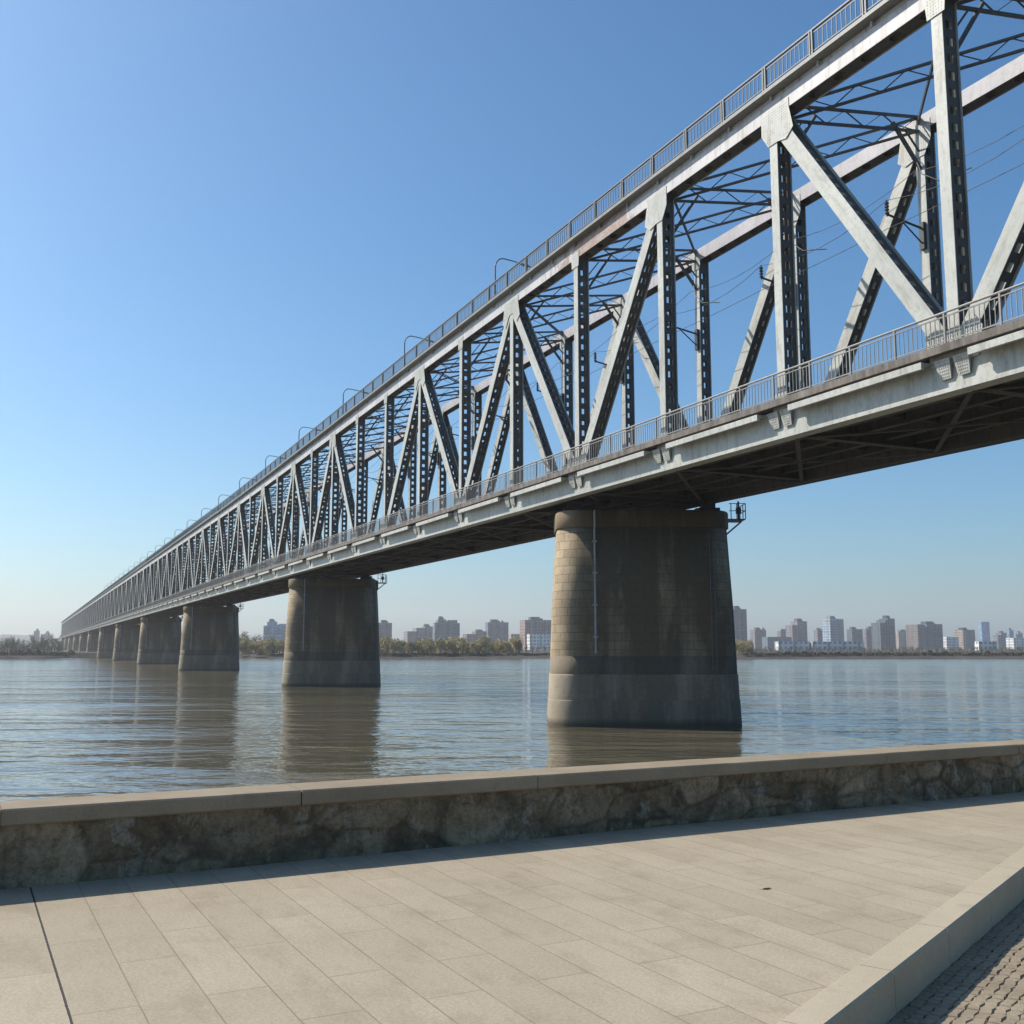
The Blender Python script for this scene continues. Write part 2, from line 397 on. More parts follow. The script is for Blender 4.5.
sl = bpy.data.lights.new('sun', 'SUN'); sl.energy = 5; sl.angle = R(.5); sl.color = (1, .93, .82)
so = bpy.data.objects.new('sun', sl); COL.objects.link(so)
sd = Vector((-math.sin(R(SUN_AZ))*math.cos(R(SUN_EL)), math.cos(R(SUN_AZ))*math.cos(R(SUN_EL)), math.sin(R(SUN_EL))))
so.rotation_euler = sd.to_track_quat('Z', 'Y').to_euler(); so.location = sd*60
SC.view_settings.view_transform = 'Standard'; SC.view_settings.look = 'None'; SC.view_settings.gamma = 1
SC.view_settings.exposure = .25

# ================================================================== SETTING
WD = Vector((.886, .4645, 0)).normalized()          # along the promenade wall
WN = Vector((WD.y, -WD.x, 0))                       # towards the camera side
WP = Vector((-3.494, 7.22, 0)) + WN*(-.0)
PZ = 2.28
# dark expansion joint passes here (in wall coordinates)
JT = (Vector((-3.215, 7.28, 0))-WP).dot(WD)
def wpt(t, d, z): return WP + WD*t + WN*d + Vector((0,0,z))
KD = Vector((.598, .801, 0)).normalized(); KN = Vector((KD.y, -KD.x, 0)); KP = Vector((4.14, 8.76, 0))

# river water: one sheet to the horizon
m = MB(); S = 3800
m.poly([(-S,-60,0),(S,-60,0),(S,S,0),(-S,S,0)])
tag(m.build('river_water', M['water']), kind='structure')

# promenade sheet between wall and kerb
def line_x(p, d, q, e):
    # intersection of p+a d and q+b e
    det = d.x*(-e.y)+e.x*d.y; r_ = q-p
    a = (r_.x*(-e.y)+e.x*r_.y)/det
    return p+d*a
def on_kerb(t): return KP + KD*t
def uvw(p): return ((p-WP).dot(WN)+.37, (p-WP).dot(WD)-JT)
m = MB()
cor = line_x(WP, WD, KP, KD)
pts = [wpt(-22,0,0), cor, on_kerb(-26), Vector((-22,-12,0))]
pts = [Vector((p.x,p.y,PZ)) for p in pts]
m.poly(pts, [uvw(p) for p in pts])
tag(m.build('promenade_paving', M['paving']), kind='structure')

# lower sett paving beyond the kerb
LZ = PZ-.19
m = MB()
pts = [on_kerb(-26)+KN*.0, cor+WD*.0, wpt(60,0,0), Vector((60,-20,0))]
m.poly([(p.x,p.y,LZ-.008) for p in pts], m=0)
random.seed(3)
for i in range(0, 60):
    for j in range(-110, 100):
        du, dv = .062, .070
        a = .215 + i*du + .004*math.sin(j*.9); b = j*dv*1.0 + (du*.5 if i % 2 else 0)
        c0 = on_kerb(b-1.0) + KN*a
        if c0.x < .4 or (c0-WP).dot(WN) < .3: continue
        hw = .0305+random.uniform(-.003,.002); hl = .0355+random.uniform(-.005,.002); ang = (.5 if (i+j) % 2 else -.5)*.38+random.uniform(-.08,.08)
        z = LZ + random.uniform(-.003,.002)+.006*noise.noise((a*3, b*3, 0))
        e1 = KD*math.cos(ang)+KN*math.sin(ang); e2 = KN*math.cos(ang)-KD*math.sin(ang)
        q = []
        for s in (1.0, .86):
            for sx_, sy_ in ((-1,-1),(1,-1),(1,1),(-1,1)):
                p = c0 + e1*hl*sx_*s + e2*hw*sy_*s
                q.append((p.x, p.y, z-.008 if s == 1.0 else z+random.uniform(-.0015,.0015)))
        m.poly(q[4:], m=1)
        for k in range(4):
            k2 = (k+1) % 4
            m.poly([q[k], q[k2], q[4+k2], q[4+k]], m=1)
tag(m.build('sett_paving', [M['grout'], M['sett']]), kind='structure')

# kerb stones along the drop
m = MB()
L = (cor-KP).dot(KD)
t0 = -26.0
while t0 < L-.3:
    t1 = min(t0+1.0, L-.3)
    a0, a1 = t0+.003, t1-.003
    c = .012
    prof = [(-.0, PZ-.3), (-.0, PZ+.006), (.008, PZ+.012), (.18-c, PZ+.012), (.18, PZ+.012-c), (.185, LZ-.15)]
    P0 = [on_kerb(a0)+KN*x+Vector((0,0,z)) for x, z in prof]; P1 = [on_kerb(a1)+KN*x+Vector((0,0,z)) for x, z in prof]
    for k in range(len(prof)-1): m.poly([P0[k],P1[k],P1[k+1],P0[k+1]])
    m.poly(P0); m.poly(P1[::-1])
    t0 = t1
tag(m.build('kerb', M['kerb']), kind='structure')

# ---- parapet wall: rubble body and granite coping stones
wall = empty('parapet_wall', wpt(5,-.2,PZ), 0, 'low rough stone parapet wall with flat granite coping along the river promenade', 'wall')
WROT = wall
def wall_height(t): return .415
def to_local(p): return (p.x-wall.location.x, p.y-wall.location.y, p.z-wall.location.z)
m = MB()
TA, TB, NX, NZ = -9., 34., 1900, 24
grid = []; attr_s = []; attr_c = []
for j in range(NZ+1):
    row = []
    for i in range(NX+1):
        t = TA + (TB-TA)*i/NX; z = PZ-.02 + .44*j/NZ
        q = Vector((t*2.1, 0, z*3.4)) + Vector((noise.noise((t*1.3,z*2,3))*.5, 0, noise.noise((t*1.3,z*2,8))*.5))
        dd, pp = noise.voronoi(q)
        crack = max(0, .10-(dd[1]-dd[0]))/.10
        bulge = .035*noise.noise((t*2.0, z*3.2, 1.)) + .018*noise.noise((t*7, z*9, 2.)) + .008*noise.noise((t*22, z*26, 5.))
        face = noise.noise((pp[0].x*3.1, pp[0].z*5.7, 4.))*.018
        d = .012 + bulge + face - crack*.020
        d = max(min(d, .036), -.06)
        row.append(to_local(wpt(t, d, z))); attr_s.append(noise.noise((pp[0].x*5.3, pp[0].z*7.7, 9.))*.5+.5); attr_c.append(min(1, crack*1.2))
    grid.append(row)
b = 0
m.v = [p for r_ in grid for p in r_]
for j in range(NZ):
    for i in range(NX):
        k = j*(NX+1)+i
        m.f.append((k, k+1, k+NX+2, k+NX+1)); m.uv.append(None); m.m.append(0)
# solid core, river side and footing
def wbox(m_, t0, t1, d0, d1, z0, z1, ch=0):
    P = [to_local(wpt(t, d, z)) for z in (z0, z1) for t, d in ((t0,d0),(t1,d0),(t1,d1),(t0,d1))]
    for q in ((0,3,2,1),(4,5,6,7),(0,1,5,4),(1,2,6,5),(2,3,7,6),(3,0,4,7)):
        m_.poly([P[i] for i in q])
wbox(m, TA, TB, -.36, -.07, -.6, PZ+.413)
rw = m.build('rubble_wall', M['rubble'], wall, True)
for nm, vals in (('stone', attr_s), ('crack', attr_c)):
    a_ = rw.data.attributes.new(nm, 'FLOAT', 'POINT')
    for k_, v_ in enumerate(vals): a_.data[k_].value = v_
random.seed(11)
t = -16.0; joints = []
# one clear joint is at the pixel column 327 in the photo
tj = (Vector((-1.62, 8.21, 0))-WP).dot(WD)
t = tj-2.05*8
k = 0
while t < TB:
    ln = 2.05
    m = MB()
    c = .012; z0 = PZ+.412; z1 = PZ+.524+random.uniform(-.003,.003); d0, d1 = -.40, .045+random.uniform(-.004,.004)
    g = .002 if k % 4 else .006
    prof = [(d1-c, z0), (d1, z0+c), (d1, z1-c), (d1-c, z1), (d0+c, z1), (d0, z1-c), (d0, z0)]
    P0 = [to_local(wpt(t+g, d, z)) for d, z in prof]; P1 = [to_local(wpt(t+ln-g, d, z)) for d, z in prof]
    n = len(prof)
    for i in range(n): m.poly([P0[i], P1[i], P1[(i+1)%n], P0[(i+1)%n]])
    m.poly(P0); m.poly(P1[::-1])
    m.build('coping_stone', M['coping'], wall)
    t += ln; k += 1

# dry leaf lying on the paving
lf = MB()
lp = Vector((1.70, 7.27, PZ))
for k in range(6):
    a0 = -0.06+.02*k; wv = .022*math.sin(math.pi*(k+.01)/6)+.002; wv2 = .022*math.sin(math.pi*(k+1)/6)+.002
    lf.poly([(a0,-wv,.012+.01*abs(k-3)/3),(a0+.02,-wv2,.012+.01*abs(k-2)/3),(a0+.02,0,.004),(a0,0,.004)])
    lf.poly([(a0,0,.004),(a0+.02,0,.004),(a0+.02,wv2,.02),(a0,wv,.02)])
lf.tube([(-.06,0,.006),(-.10,.01,.008)], .0025, 5)
o = lf.build('fallen_leaf', M['leaf']); o.location = lp; o.rotation_euler = (0,0,.4); o.scale = (.55,.5,.35)
tag(o, 'small dark curled dry leaf lying on the pale promenade paving', 'leaf')

# ---- far bank
shore = [(-2400,230),(-600,300),(-185,352),(-168,395),(-180,468),(-150,474),(-104,400),(-60,378),(120,368),(700,362),(2600,350)]
shore = [(-2400,230),(-600,300),(-200,350),(-172,388),(-150,455),(-138,462),(-104,402),(-60,380),(120,368),(700,362),(2600,350)]
m = MB()
def bz(i): return 2.8
for (x0,y0),(x1,y1) in zip(shore, shore[1:]):
    n = max(1, int(abs(x1-x0)/40))
    for k in range(n):
        a, b = k/n, (k+1)/n
        pa = (x0+(x1-x0)*a, y0+(y1-y0)*a); pb = (x0+(x1-x0)*b, y0+(y1-y0)*b)
        steps = [(0,-.3),(2,.30),(5,.7),(9,1.5),(12,1.85),(60,2.0)]
        for (d0,z0),(d1,z1) in zip(steps, steps[1:]):
            m.poly([(pa[0],pa[1]+d0,z0),(pb[0],pb[1]+d0,z0),(pb[0],pb[1]+d1,z1),(pa[0],pa[1]+d1,z1)], m=0)
        m.poly([(pa[0],pa[1]+60,2.0),(pb[0],pb[1]+60,2.0),(pb[0],3700,2.0),(pa[0],3700,2.0)], m=1)
tag(m.build('far_bank', [M['bank'], M['land']]), kind='structure')

# distant hills on the left
m = MB()
random.seed(5)
N = 60
prev = None
for k in range(N+1):
    x = -140 + 400*k/N; zf = 2600
    h = 18 + 26*max(0, noise.noise((k*.11, 3, 1))+.35) + 8*noise.noise((k*.4, 1, 2))
    h *= max(0, min(1, (150-x)/90))
    base = at(x, zf, 2); top = at(x+2, zf+160, 3+h); back = at(x, zf+420, 2)
    if prev:
        m.poly([prev[0], base, top, prev[1]]); m.poly([prev[1], top, back, prev[2]])
    prev = (base, top, back)
tag(m.build('hills', M['hill'], None, True), kind='structure')

# ================================================================== BRIDGE
D = 24.4; W = 7.3; PAN = 7.75
def plane_s(x, lat):
    # distance along the bridge of column x on the plane at lateral lat
    k = (x-512)/(f/math.cos(PIT))
    # (s*U + lat*RR).x = k * (s*U+lat*RR).y
    return lat*(k*RR.y-RR.x)/(U.x-k*U.y)
S3 = plane_s(579, D-.3)
I0, I1 = -5, 115
def SV(i): return S3 + (i-3)*PAN
def dz(s):
    a = max(0, min(1, (s-25)/130)); return -1.2*a*a*(3-2*a)
root_loc = RR*(D+W/2)
bridge = empty('truss_bridge', root_loc, math.atan2(U.y, U.x), 'long grey steel truss railway bridge crossing the river on masonry piers', 'bridge')
YN, YF = W/2, -W/2
ZG0, ZG1 = 11.30, 12.32       # lower plate girder
ZC0, ZC1 = 23.36, 24.00       # upper chord
FARUP = 1.0
level = {}
for i in range(I0, I1+1):
    if i <= 1: level[i] = 't' if i % 2 else 'b'
    elif i <= 7: level[i] = 'b' if i % 2 else 't'
    else: level[i] = 't' if i % 2 else 'b'
flevel = {}
for i in range(I0, I1+1):
    flevel[i] = 't' if i % 2 else 'b'
fardiag = {}
for i in range(I0, I1):
    if i >= 3: fardiag[i] = ('b','t') if i % 2 else ('t','b')
    elif i == 2: fardiag[i] = ('t','b')
    elif i == 1: fardiag[i] = ('t','b')
    else: fardiag[i] = ('b','t') if i % 2 else ('t','b')

def member(length, fw, dep, hole=.55, solid_end=.5):
    """H member along z: two flange plates and a perforated web with holes one sees through"""
    mm = MB(); t = .03
    mm.box(-fw/2, fw/2, dep/2-t, dep/2, 0, length, 0)
    mm.box(-fw/2, fw/2, -dep/2, -dep/2+t, 0, length, 0)
    d = dep/2-t-.001; hw = dep*.19
    x0 = -fw*.34-.008; x1 = x0+.016
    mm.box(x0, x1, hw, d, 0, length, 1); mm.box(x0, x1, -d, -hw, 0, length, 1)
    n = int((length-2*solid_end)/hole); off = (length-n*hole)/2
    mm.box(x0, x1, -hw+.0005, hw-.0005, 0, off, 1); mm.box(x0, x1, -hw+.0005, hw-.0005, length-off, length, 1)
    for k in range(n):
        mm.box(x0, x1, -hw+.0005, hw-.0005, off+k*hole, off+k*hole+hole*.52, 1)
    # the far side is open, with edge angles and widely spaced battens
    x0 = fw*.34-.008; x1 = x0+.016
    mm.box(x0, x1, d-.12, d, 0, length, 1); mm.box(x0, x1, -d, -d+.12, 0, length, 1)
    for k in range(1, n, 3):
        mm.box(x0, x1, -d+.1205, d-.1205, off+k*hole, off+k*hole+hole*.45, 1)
    return mm
PZ0, PZ1 = ZG1-.1, ZC0+.02
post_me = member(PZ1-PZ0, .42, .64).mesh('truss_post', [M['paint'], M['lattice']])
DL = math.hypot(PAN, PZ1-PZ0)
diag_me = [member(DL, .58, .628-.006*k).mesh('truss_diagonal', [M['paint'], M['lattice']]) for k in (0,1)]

cand_p, cand_d = [], []
for i in range(I0, I1+1):
    for side in (0, 1):
        y = YN if side == 0 else YF
        s = SV(i); up = dz(s) + (FARUP if side else 0)
        dist = (U*s + RR*(D if side == 0 else D+W)).length + (4 if side else 0)
        cand_p.append((dist, s, y, up))
        if i < I1:
            if side == 0:
                a, b_ = level[i], level[i+1]
                if a == b_: continue
            else: a, b_ = fardiag[i]
            s1 = SV(i+1)
            cand_d.append((dist, s, s1, a, y, up, dz(s1)+(FARUP if side else 0)))
vis = lambda d: d
def place_members():
    cand_p.sort(); cand_d.sort()
    H0 = PZ1-PZ0
    def post_mat(s, y, up):
        return Matrix.Translation((s, y, PZ0)) @ Matrix.Diagonal((1,1,(H0+up)/H0,1))
    def diag_mat(s, s1, a, y, u0, u1):
        if a == 'b': p = Vector((s, y, PZ0)); q = Vector((s1, y, PZ1+u1))
        else: p = Vector((s1, y, PZ0)); q = Vector((s, y, PZ1+u0))
        d = q-p; ang = math.atan2(d.x, d.z)
        return Matrix.Translation(p) @ Matrix.Rotation(ang, 4, 'Y') @ Matrix.Diagonal((1,1,d.length/DL,1))
    # members behind the camera's right edge are kept too, the nearest 100 of each are parts of their own
    order_p = [c for c in cand_p if c[1] > 8] ; rest_p = [c for c in cand_p if c[1] <= 8]
    order_d = [c for c in cand_d if c[1] > 8] ; rest_d = [c for c in cand_d if c[1] <= 8]
    def stuff(name, meshes):
        V, Fc, Mi = [], [], []
        for me, mat in meshes:
            b0 = len(V)
            V += [tuple(mat @ v.co) for v in me.vertices]
            for p in me.polygons: Fc.append(tuple(b0+k for k in p.vertices)); Mi.append(p.material_index)
        me = bpy.data.meshes.new(name); me.from_pydata(V, [], Fc)
        me.materials.append(M['paint']); me.materials.append(M['lattice']); me.polygons.foreach_set('material_index', Mi); me.update()
        o = link(name, me, bridge); o['kind'] = 'stuff'
    for c in order_p[:99]:
        o = link('truss_post', post_me, bridge); o.matrix_basis = post_mat(*c[1:])
    stuff('truss_post', [(post_me, post_mat(*c[1:])) for c in order_p[99:]+rest_p])
    for c in order_d[:99]:
        o = link('truss_diagonal', diag_me[0 if c[3] == 'b' else 1], bridge); o.matrix_basis = diag_mat(*c[1:])
    stuff('truss_diagonal', [(diag_me[0 if c[3] == 'b' else 1], diag_mat(*c[1:])) for c in order_d[99:]+rest_d])
place_members()

SA, SB = SV(I0)-.6, SV(I1)+.6
# ---- upper chords (box with an open, battened underside)
for y, up, mat in ((YN, 0, M['chord']), (YF, FARUP, M['chordpale'])):
    m = MB(); hw = .33; t = .03
    for i in range(I0, I1):
        s0, s1 = SV(i), SV(i+1)
        for k in range(6):
            a = s0+(s1-s0)*k/6; b = s0+(s1-s0)*(k+1)/6
            za, zb = dz(a)+up, dz(b)+up
            def slab(y0, y1, z0, z1, a=a, b=b, za=za, zb=zb, mi=0):
                bb = len(m.v)
                m.v += [(a,y0,z0+za),(b,y0,z0+zb),(b,y1,z0+zb),(a,y1,z0+za),(a,y0,z1+za),(b,y0,z1+zb),(b,y1,z1+zb),(a,y1,z1+za)]
                for q in ((0,3,2,1),(4,5,6,7),(0,1,5,4),(1,2,6,5),(2,3,7,6),(3,0,4,7)):
                    m.f.append(tuple(bb+j for j in q)); m.uv.append(None); m.m.append(mi)
            slab(y+hw-t, y+hw, ZC0, ZC1); slab(y-hw, y-hw+t, ZC0, ZC1)
            slab(y-hw+t+.001, y+hw-t-.001, ZC1-t, ZC1-.002)
            # underside: solid strip edges, with a batten that leaves a diamond shaped opening
            slab(y+hw-t-.001-.13, y+hw-t-.001, ZC0+.04, ZC0+.06, mi=1); slab(y-hw+t+.001, y-hw+t+.001+.13, ZC0+.04, ZC0+.06, mi=1)
            e = (b-a)*.30
            zz = (za+zb)/2+ZC0+.04
            for xa, xb in ((a, a+e), (b-e, b)):
                m.box(xa, xb, y-hw+t+.133, y+hw-t-.133, zz, zz+.02, 1)
            m.poly([(a+e, y-.166, zz),(a+e+.2, y-.166, zz),(a+e, y-.02, zz)], m=1); m.poly([(b-e, y+.166, zz),(b-e-.2, y+.166, zz),(b-e, y+.02, zz)], m=1)
    m.build('upper_chord', [mat, M['lattice']], bridge)

# ---- upper walkway on the near chord: brackets, fascia stringer, slab edge
YE = YN+.33+.34
m = MB()
for i in range(I0, I1):
    for k in range(3):
        a = SV(i)+PAN*k/3; b = a+PAN/3; z = (dz(a)+dz(b))/2; za, zb = dz(a), dz(b)
        bb = len(m.v); 
        for (y0,y1,z0,z1) in ((YN-.5, YE, 24.22, 24.36),):
            bb = len(m.v)
            m.v += [(a,y0,z0+za),(b,y0,z0+zb),(b,y1,z0+zb),(a,y1,z0+za),(a,y0,z1+za),(b,y0,z1+zb),(b,y1,z1+zb),(a,y1,z1+za)]
            for q in ((0,3,2,1),(4,5,6,7),(0,1,5,4),(1,2,6,5),(2,3,7,6),(3,0,4,7)):
                m.f.append(tuple(bb+j for j in q)); m.uv.append(None); m.m.append(0)
m.build('upper_walkway', M['ledge'], bridge)
m = MB()
for i in range(I0, I1):
    for k in range(3):
        a = SV(i)+PAN*k/3; b = a+PAN/3; za, zb = dz(a), dz(b)
        y0, y1 = YN+.20, YN+.25
        bb = len(m.v)
        m.v += [(a,y0,ZC1+za),(b,y0,ZC1+zb),(b,y1,ZC1+zb),(a,y1,ZC1+za),(a,y0,24.218+za),(b,y0,24.218+zb),(b,y1,24.218+zb),(a,y1,24.218+za)]
        for q in ((0,3,2,1),(4,5,6,7),(0,1,5,4),(1,2,6,5),(2,3,7,6),(3,0,4,7)):
            m.f.append(tuple(bb+j for j in q)); m.uv.append(None); m.m.append(0)
        m.prism([(a-.03, 24.02+za), (a+.03, 24.02+za), (a+.03, 24.215+za), (a-.03, 24.215+za)], YN+.252, YN+.40)
m.build('walkway_stringer', M['chord'], bridge)

# ---- upper railing: framed panels of slim balusters between double posts
m = MB(); h_ = MB()
ZD = 24.36; PITCHP = PAN/3
yr = YE-.07
for i in range(I0, I1):
    for k in range(3):
        a = SV(i)+PAN*k/3; b = a+PITCHP; za, zb = dz(a)+ZD, dz(b)+ZD
        def zl(s): return za+(zb-za)*(s-a)/(b-a)
        m.box(a-.075, a-.005, yr-.05, yr+.05, za, za+.93); m.box(a+.07, a+.13, yr-.04, yr+.04, za, za+.91)
        m.bar((a,yr,za+.12),(b,yr,zb+.12), .04, .04); m.bar((a,yr,za+.80),(b,yr,zb+.80), .03, .04)
        h_.bar((a,yr,za+.93),(b,yr,zb+.93), .09, .06)
        n = 11 if i < 30 else 7
        for q in range(n):
            s = a+.2+(PITCHP-.3)*q/(n-1)
            z = zl(s)
            wq = .025 if i < 30 else .04
            m.box(s-wq/2, s+wq/2, yr-.0125, yr+.0125, z+.14, z+.79)
rl = m.build('railing', M['rail'], bridge)
h_.build('handrail', M['rail'], rl)

# ---- lower plate girders with flanges and stiffeners
for y, sg in ((YN, 1), (YF, -1)):
    m = MB()
    m.box(SA, SB, y-.30, y+.30, ZG0, ZG0+.04); m.box(SA, SB, y-.30, y+.30, ZG1-.04, ZG1)
    m.box(SA, SB, y+sg*.28-.012, y+sg*.28+.012, ZG0+.041, ZG1-.041); m.box(SA, SB, y-sg*.28-.012, y-sg*.28+.012, ZG0+.041, ZG1-.041)
    m.box(SA, SB, y+sg*.297, y+sg*.325, ZG0-.02, ZG0+.07)
    m.build('lower_chord', M['paint'] if sg > 0 else M['under'], bridge)  # far chord takes the dark floor steel, its shade painted in

# ---- lower walkway ledge, conduit and console brackets
YL = W/2+.30+.42
for sg in (1, -1):
    m = MB()
    ya, yb = sorted((sg*(W/2-.1), sg*YL))
    m.box(SA, SB, ya, yb, ZG1+.10, ZG1+.22)
    m.box(SA, SB, *sorted((sg*(YL-.10), sg*(YL+.002))), ZG1+.05, ZG1+.29)
    m.build('walkway', M['slab'], bridge)
m = MB(); gb = MB()
for i in range(I0, I1):
    a, b = SV(i)+.85, SV(i+1)-.85
    m.box(a, b, YL-.06, YL+.06, ZG1-.27, ZG1-.06)
    m.box(a, b, YL-.34, YL-.061, ZG1-.12, ZG1-.061)
m.build('cable_duct', M['paint'], bridge)
# cross floor: floor beams, stringers, bottom bracing, timber deck
m = MB()
m.box(SA, SB, -W/2+.33, W/2-.33, ZG1-.12, ZG1+.03)
m.build('track_deck', M['timber'], bridge)
m = MB()
for y in (-2.3, -.8, .8, 2.3):
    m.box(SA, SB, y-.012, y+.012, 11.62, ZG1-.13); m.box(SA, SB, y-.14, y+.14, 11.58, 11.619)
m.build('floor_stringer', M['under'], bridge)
fb = MB()
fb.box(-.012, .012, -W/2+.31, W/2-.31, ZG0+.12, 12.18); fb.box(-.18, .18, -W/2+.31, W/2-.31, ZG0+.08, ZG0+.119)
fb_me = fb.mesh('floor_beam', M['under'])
rest = MB()
for i in range(I0, I1+1):
    if i < I0+99:
        o = link('floor_beam', fb_me, bridge); o.location = (SV(i), 0, 0)
    else:
        rest.box(SV(i)-.18, SV(i)+.18, -W/2+.31, W/2-.31, ZG0+.08, 12.17)
tag(rest.build('floor_beam', M['under'], bridge), kind='stuff')
m = MB()
for i in range(I0, I1):
    a, b = SV(i), SV(i+1)
    m.bar((a, W/2-.3, ZG0+.04), (b, -W/2+.3, ZG0+.04), .16, .05); m.bar((a, -W/2+.3, ZG0+.0), (b, W/2-.3, ZG0+.0), .16, .05)
    # secondary floor beams between the panel points
    for q in (1, 2):
        s = a+(b-a)*q/3
        m.box(s-.06, s+.06, -W/2+.31, W/2-.31, 11.75, 12.17)
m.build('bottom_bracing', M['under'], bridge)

# ---- lower railings
for sg in (1, -1):
    m = MB(); h_ = MB(); yr = sg*(YL-.05); ZW = ZG1+.29
    for i in range(I0, I1):
        a0 = SV(i)
        for k in range(4):
            a = a0+PAN*k/4; b = a+PAN/4
            m.box(a-.03, a+.03, yr-.03, yr+.03, ZW, ZW+.91)
            n = 11 if (i < 26 and sg == 1) else 5
            wq = .022 if n == 11 else .045
            for q in range(1, n):
                s = a+(b-a)*q/n
                m.box(s-wq/2, s+wq/2, yr-.011, yr+.011, ZW+.09, ZW+.79)
    m.box(SA, SB, yr-.015, yr+.015, ZW+.05, ZW+.09); m.box(SA, SB, yr-.018, yr+.018, ZW+.79, ZW+.825)
    h_.tube([(SA, yr, ZW+.93), (SB, yr, ZW+.93)], .04, 8)
    r_ = m.build('railing', M['railpale'], bridge); h_.build('handrail', M['railpale'], r_)

# ---- gusset plates
def rivets(mm, pts, y, sg, r=.015):
    for x, z in pts:
        mm.box(x-r, x+r, *sorted((y, y+sg*.009)), z-r, z+r)
def gusset(kind, sg):
    mm = MB(); y0 = .336; y1 = .352
    ya, yb = (y0, y1) if sg > 0 else (-y1, -y0)
    if kind == 'both': ol = [(-.95,ZC0+.34),(.95,ZC0+.34),(.95,ZC0-.02),(1.15,ZC0-.85),(.75,ZC0-1.15),(.33,ZC0-.60),(.24,ZC0-.52),(-.24,ZC0-.52),(-.33,ZC0-.60),(-.75,ZC0-1.15),(-1.15,ZC0-.85),(-.95,ZC0-.02)]
    elif kind == 'pos': ol = [(-.62,ZC0+.34),(.95,ZC0+.34),(.95,ZC0-.02),(1.15,ZC0-.85),(.75,ZC0-1.15),(.26,ZC0-1.05),(-.26,ZC0-1.05),(-.62,ZC0-.5)]
    elif kind == 'neg': ol = [(.62,ZC0+.34),(.62,ZC0-.5),(.26,ZC0-1.05),(-.26,ZC0-1.05),(-.75,ZC0-1.15),(-1.15,ZC0-.85),(-.95,ZC0-.02),(-.95,ZC0+.34)]
    elif kind == 'plain': ol = [(-.42,ZC0+.30),(.42,ZC0+.30),(.34,ZC0-.45),(-.34,ZC0-.45)]
    elif kind == 'low': ol = [(-.85,ZG1-.22),(.85,ZG1-.22),(1.05,ZG1+.62),(.72,ZG1+1.05),(.26,ZG1+.78),(-.26,ZG1+.78),(-.72,ZG1+1.05),(-1.05,ZG1+.62)]
    else: ol = [(-.5,ZG1-.22),(.5,ZG1-.22),(.36,ZG1+.6),(-.36,ZG1+.6)]
    mm.prism(ol, ya, yb)
    xs = [x for x, z in ol]; zs = [z for x, z in ol]
    face = yb if sg > 0 else ya
    # rows of rivet heads inside the outline
    def inside(x, z):
        c = False; n = len(ol)
        for i in range(n):
            (xa, za), (xb, zb) = ol[i], ol[(i+1)%n]
            if (za > z) != (zb > z) and x < (xb-xa)*(z-za)/(zb-za)+xa: c = not c
        return c
    pts = []
    x = min(xs)+.08
    while x < max(xs):
        z = min(zs)+.08
        while z < max(zs):
            if all(inside(x+ex, z+ez) for ex, ez in ((.06,0),(-.06,0),(0,.06),(0,-.06))): pts.append((x, z))
            z += .105
        x += .105
    rivets(mm, pts, face, 1 if sg > 0 else -1)
    return mm.mesh('gusset_plate', M['gusset'])
gc = {}
def gget(k, sg):
    if (k, sg) not in gc: gc[(k, sg)] = gusset(k, sg)
    return gc[(k, sg)]
cg = []
for side in (0, 1):
    y = YN if side == 0 else YF
    for i in range(I0, I1+1):
        s = SV(i)
        if side == 0:
            L_ = i > I0 and level[i-1] != level[i]; R_ = i < I1 and level.get(i+1) != level[i]
            top = level[i] == 't'
            tl, tr = top and L_, top and R_
            bl, br = (not top) and L_, (not top) and R_
        else:
            tl = i > I0 and fardiag[i-1][1] == 't'; tr = i < I1 and fardiag[i][0] == 't'
            bl = i > I0 and fardiag[i-1][1] == 'b'; br = i < I1 and fardiag[i][0] == 'b'
        kt = 'both' if tl and tr else 'pos' if tr else 'neg' if tl else 'plain'
        kb = 'low' if (bl or br) else 'lowplain'
        for k, up in ((kt, dz(s)+(FARUP if side else 0)), (kb, 0)):
            # outer face of each truss, and the inner face of the far one
            for sg in ((1,) if side == 0 else (1,)):
                cg.append(((U*s+RR*(D+side*W)).length + (0 if s > 8 else 400), k, sg, s, y, up))
cg.sort(key=lambda q: q[0])
for d_, k, sg, s, y, up in cg[:99]:
    o = link('gusset_plate', gget(k, sg), bridge); o.location = (s, y, up)
st = MB()
for d_, k, sg, s, y, up in cg[99:]:
    me = gget(k, sg); b0 = len(st.v)
    n = 0
    # far plates: outline only
    for p in me.polygons:
        if len(p.vertices) > 4 or True:
            pass
    verts = [tuple(v.co+Vector((s,y,up))) for v in me.vertices]
    nn = {'both':12,'pos':8,'neg':8,'plain':4,'low':8,'lowplain':4}[k]*2
    st.v += verts[:nn]
    for p in me.polygons:
        if max(p.vertices) < nn:
            st.f.append(tuple(b0+j for j in p.vertices)); st.uv.append(None); st.m.append(0)
tag(st.build('gusset_plate', M['gusset'], bridge), kind='stuff')

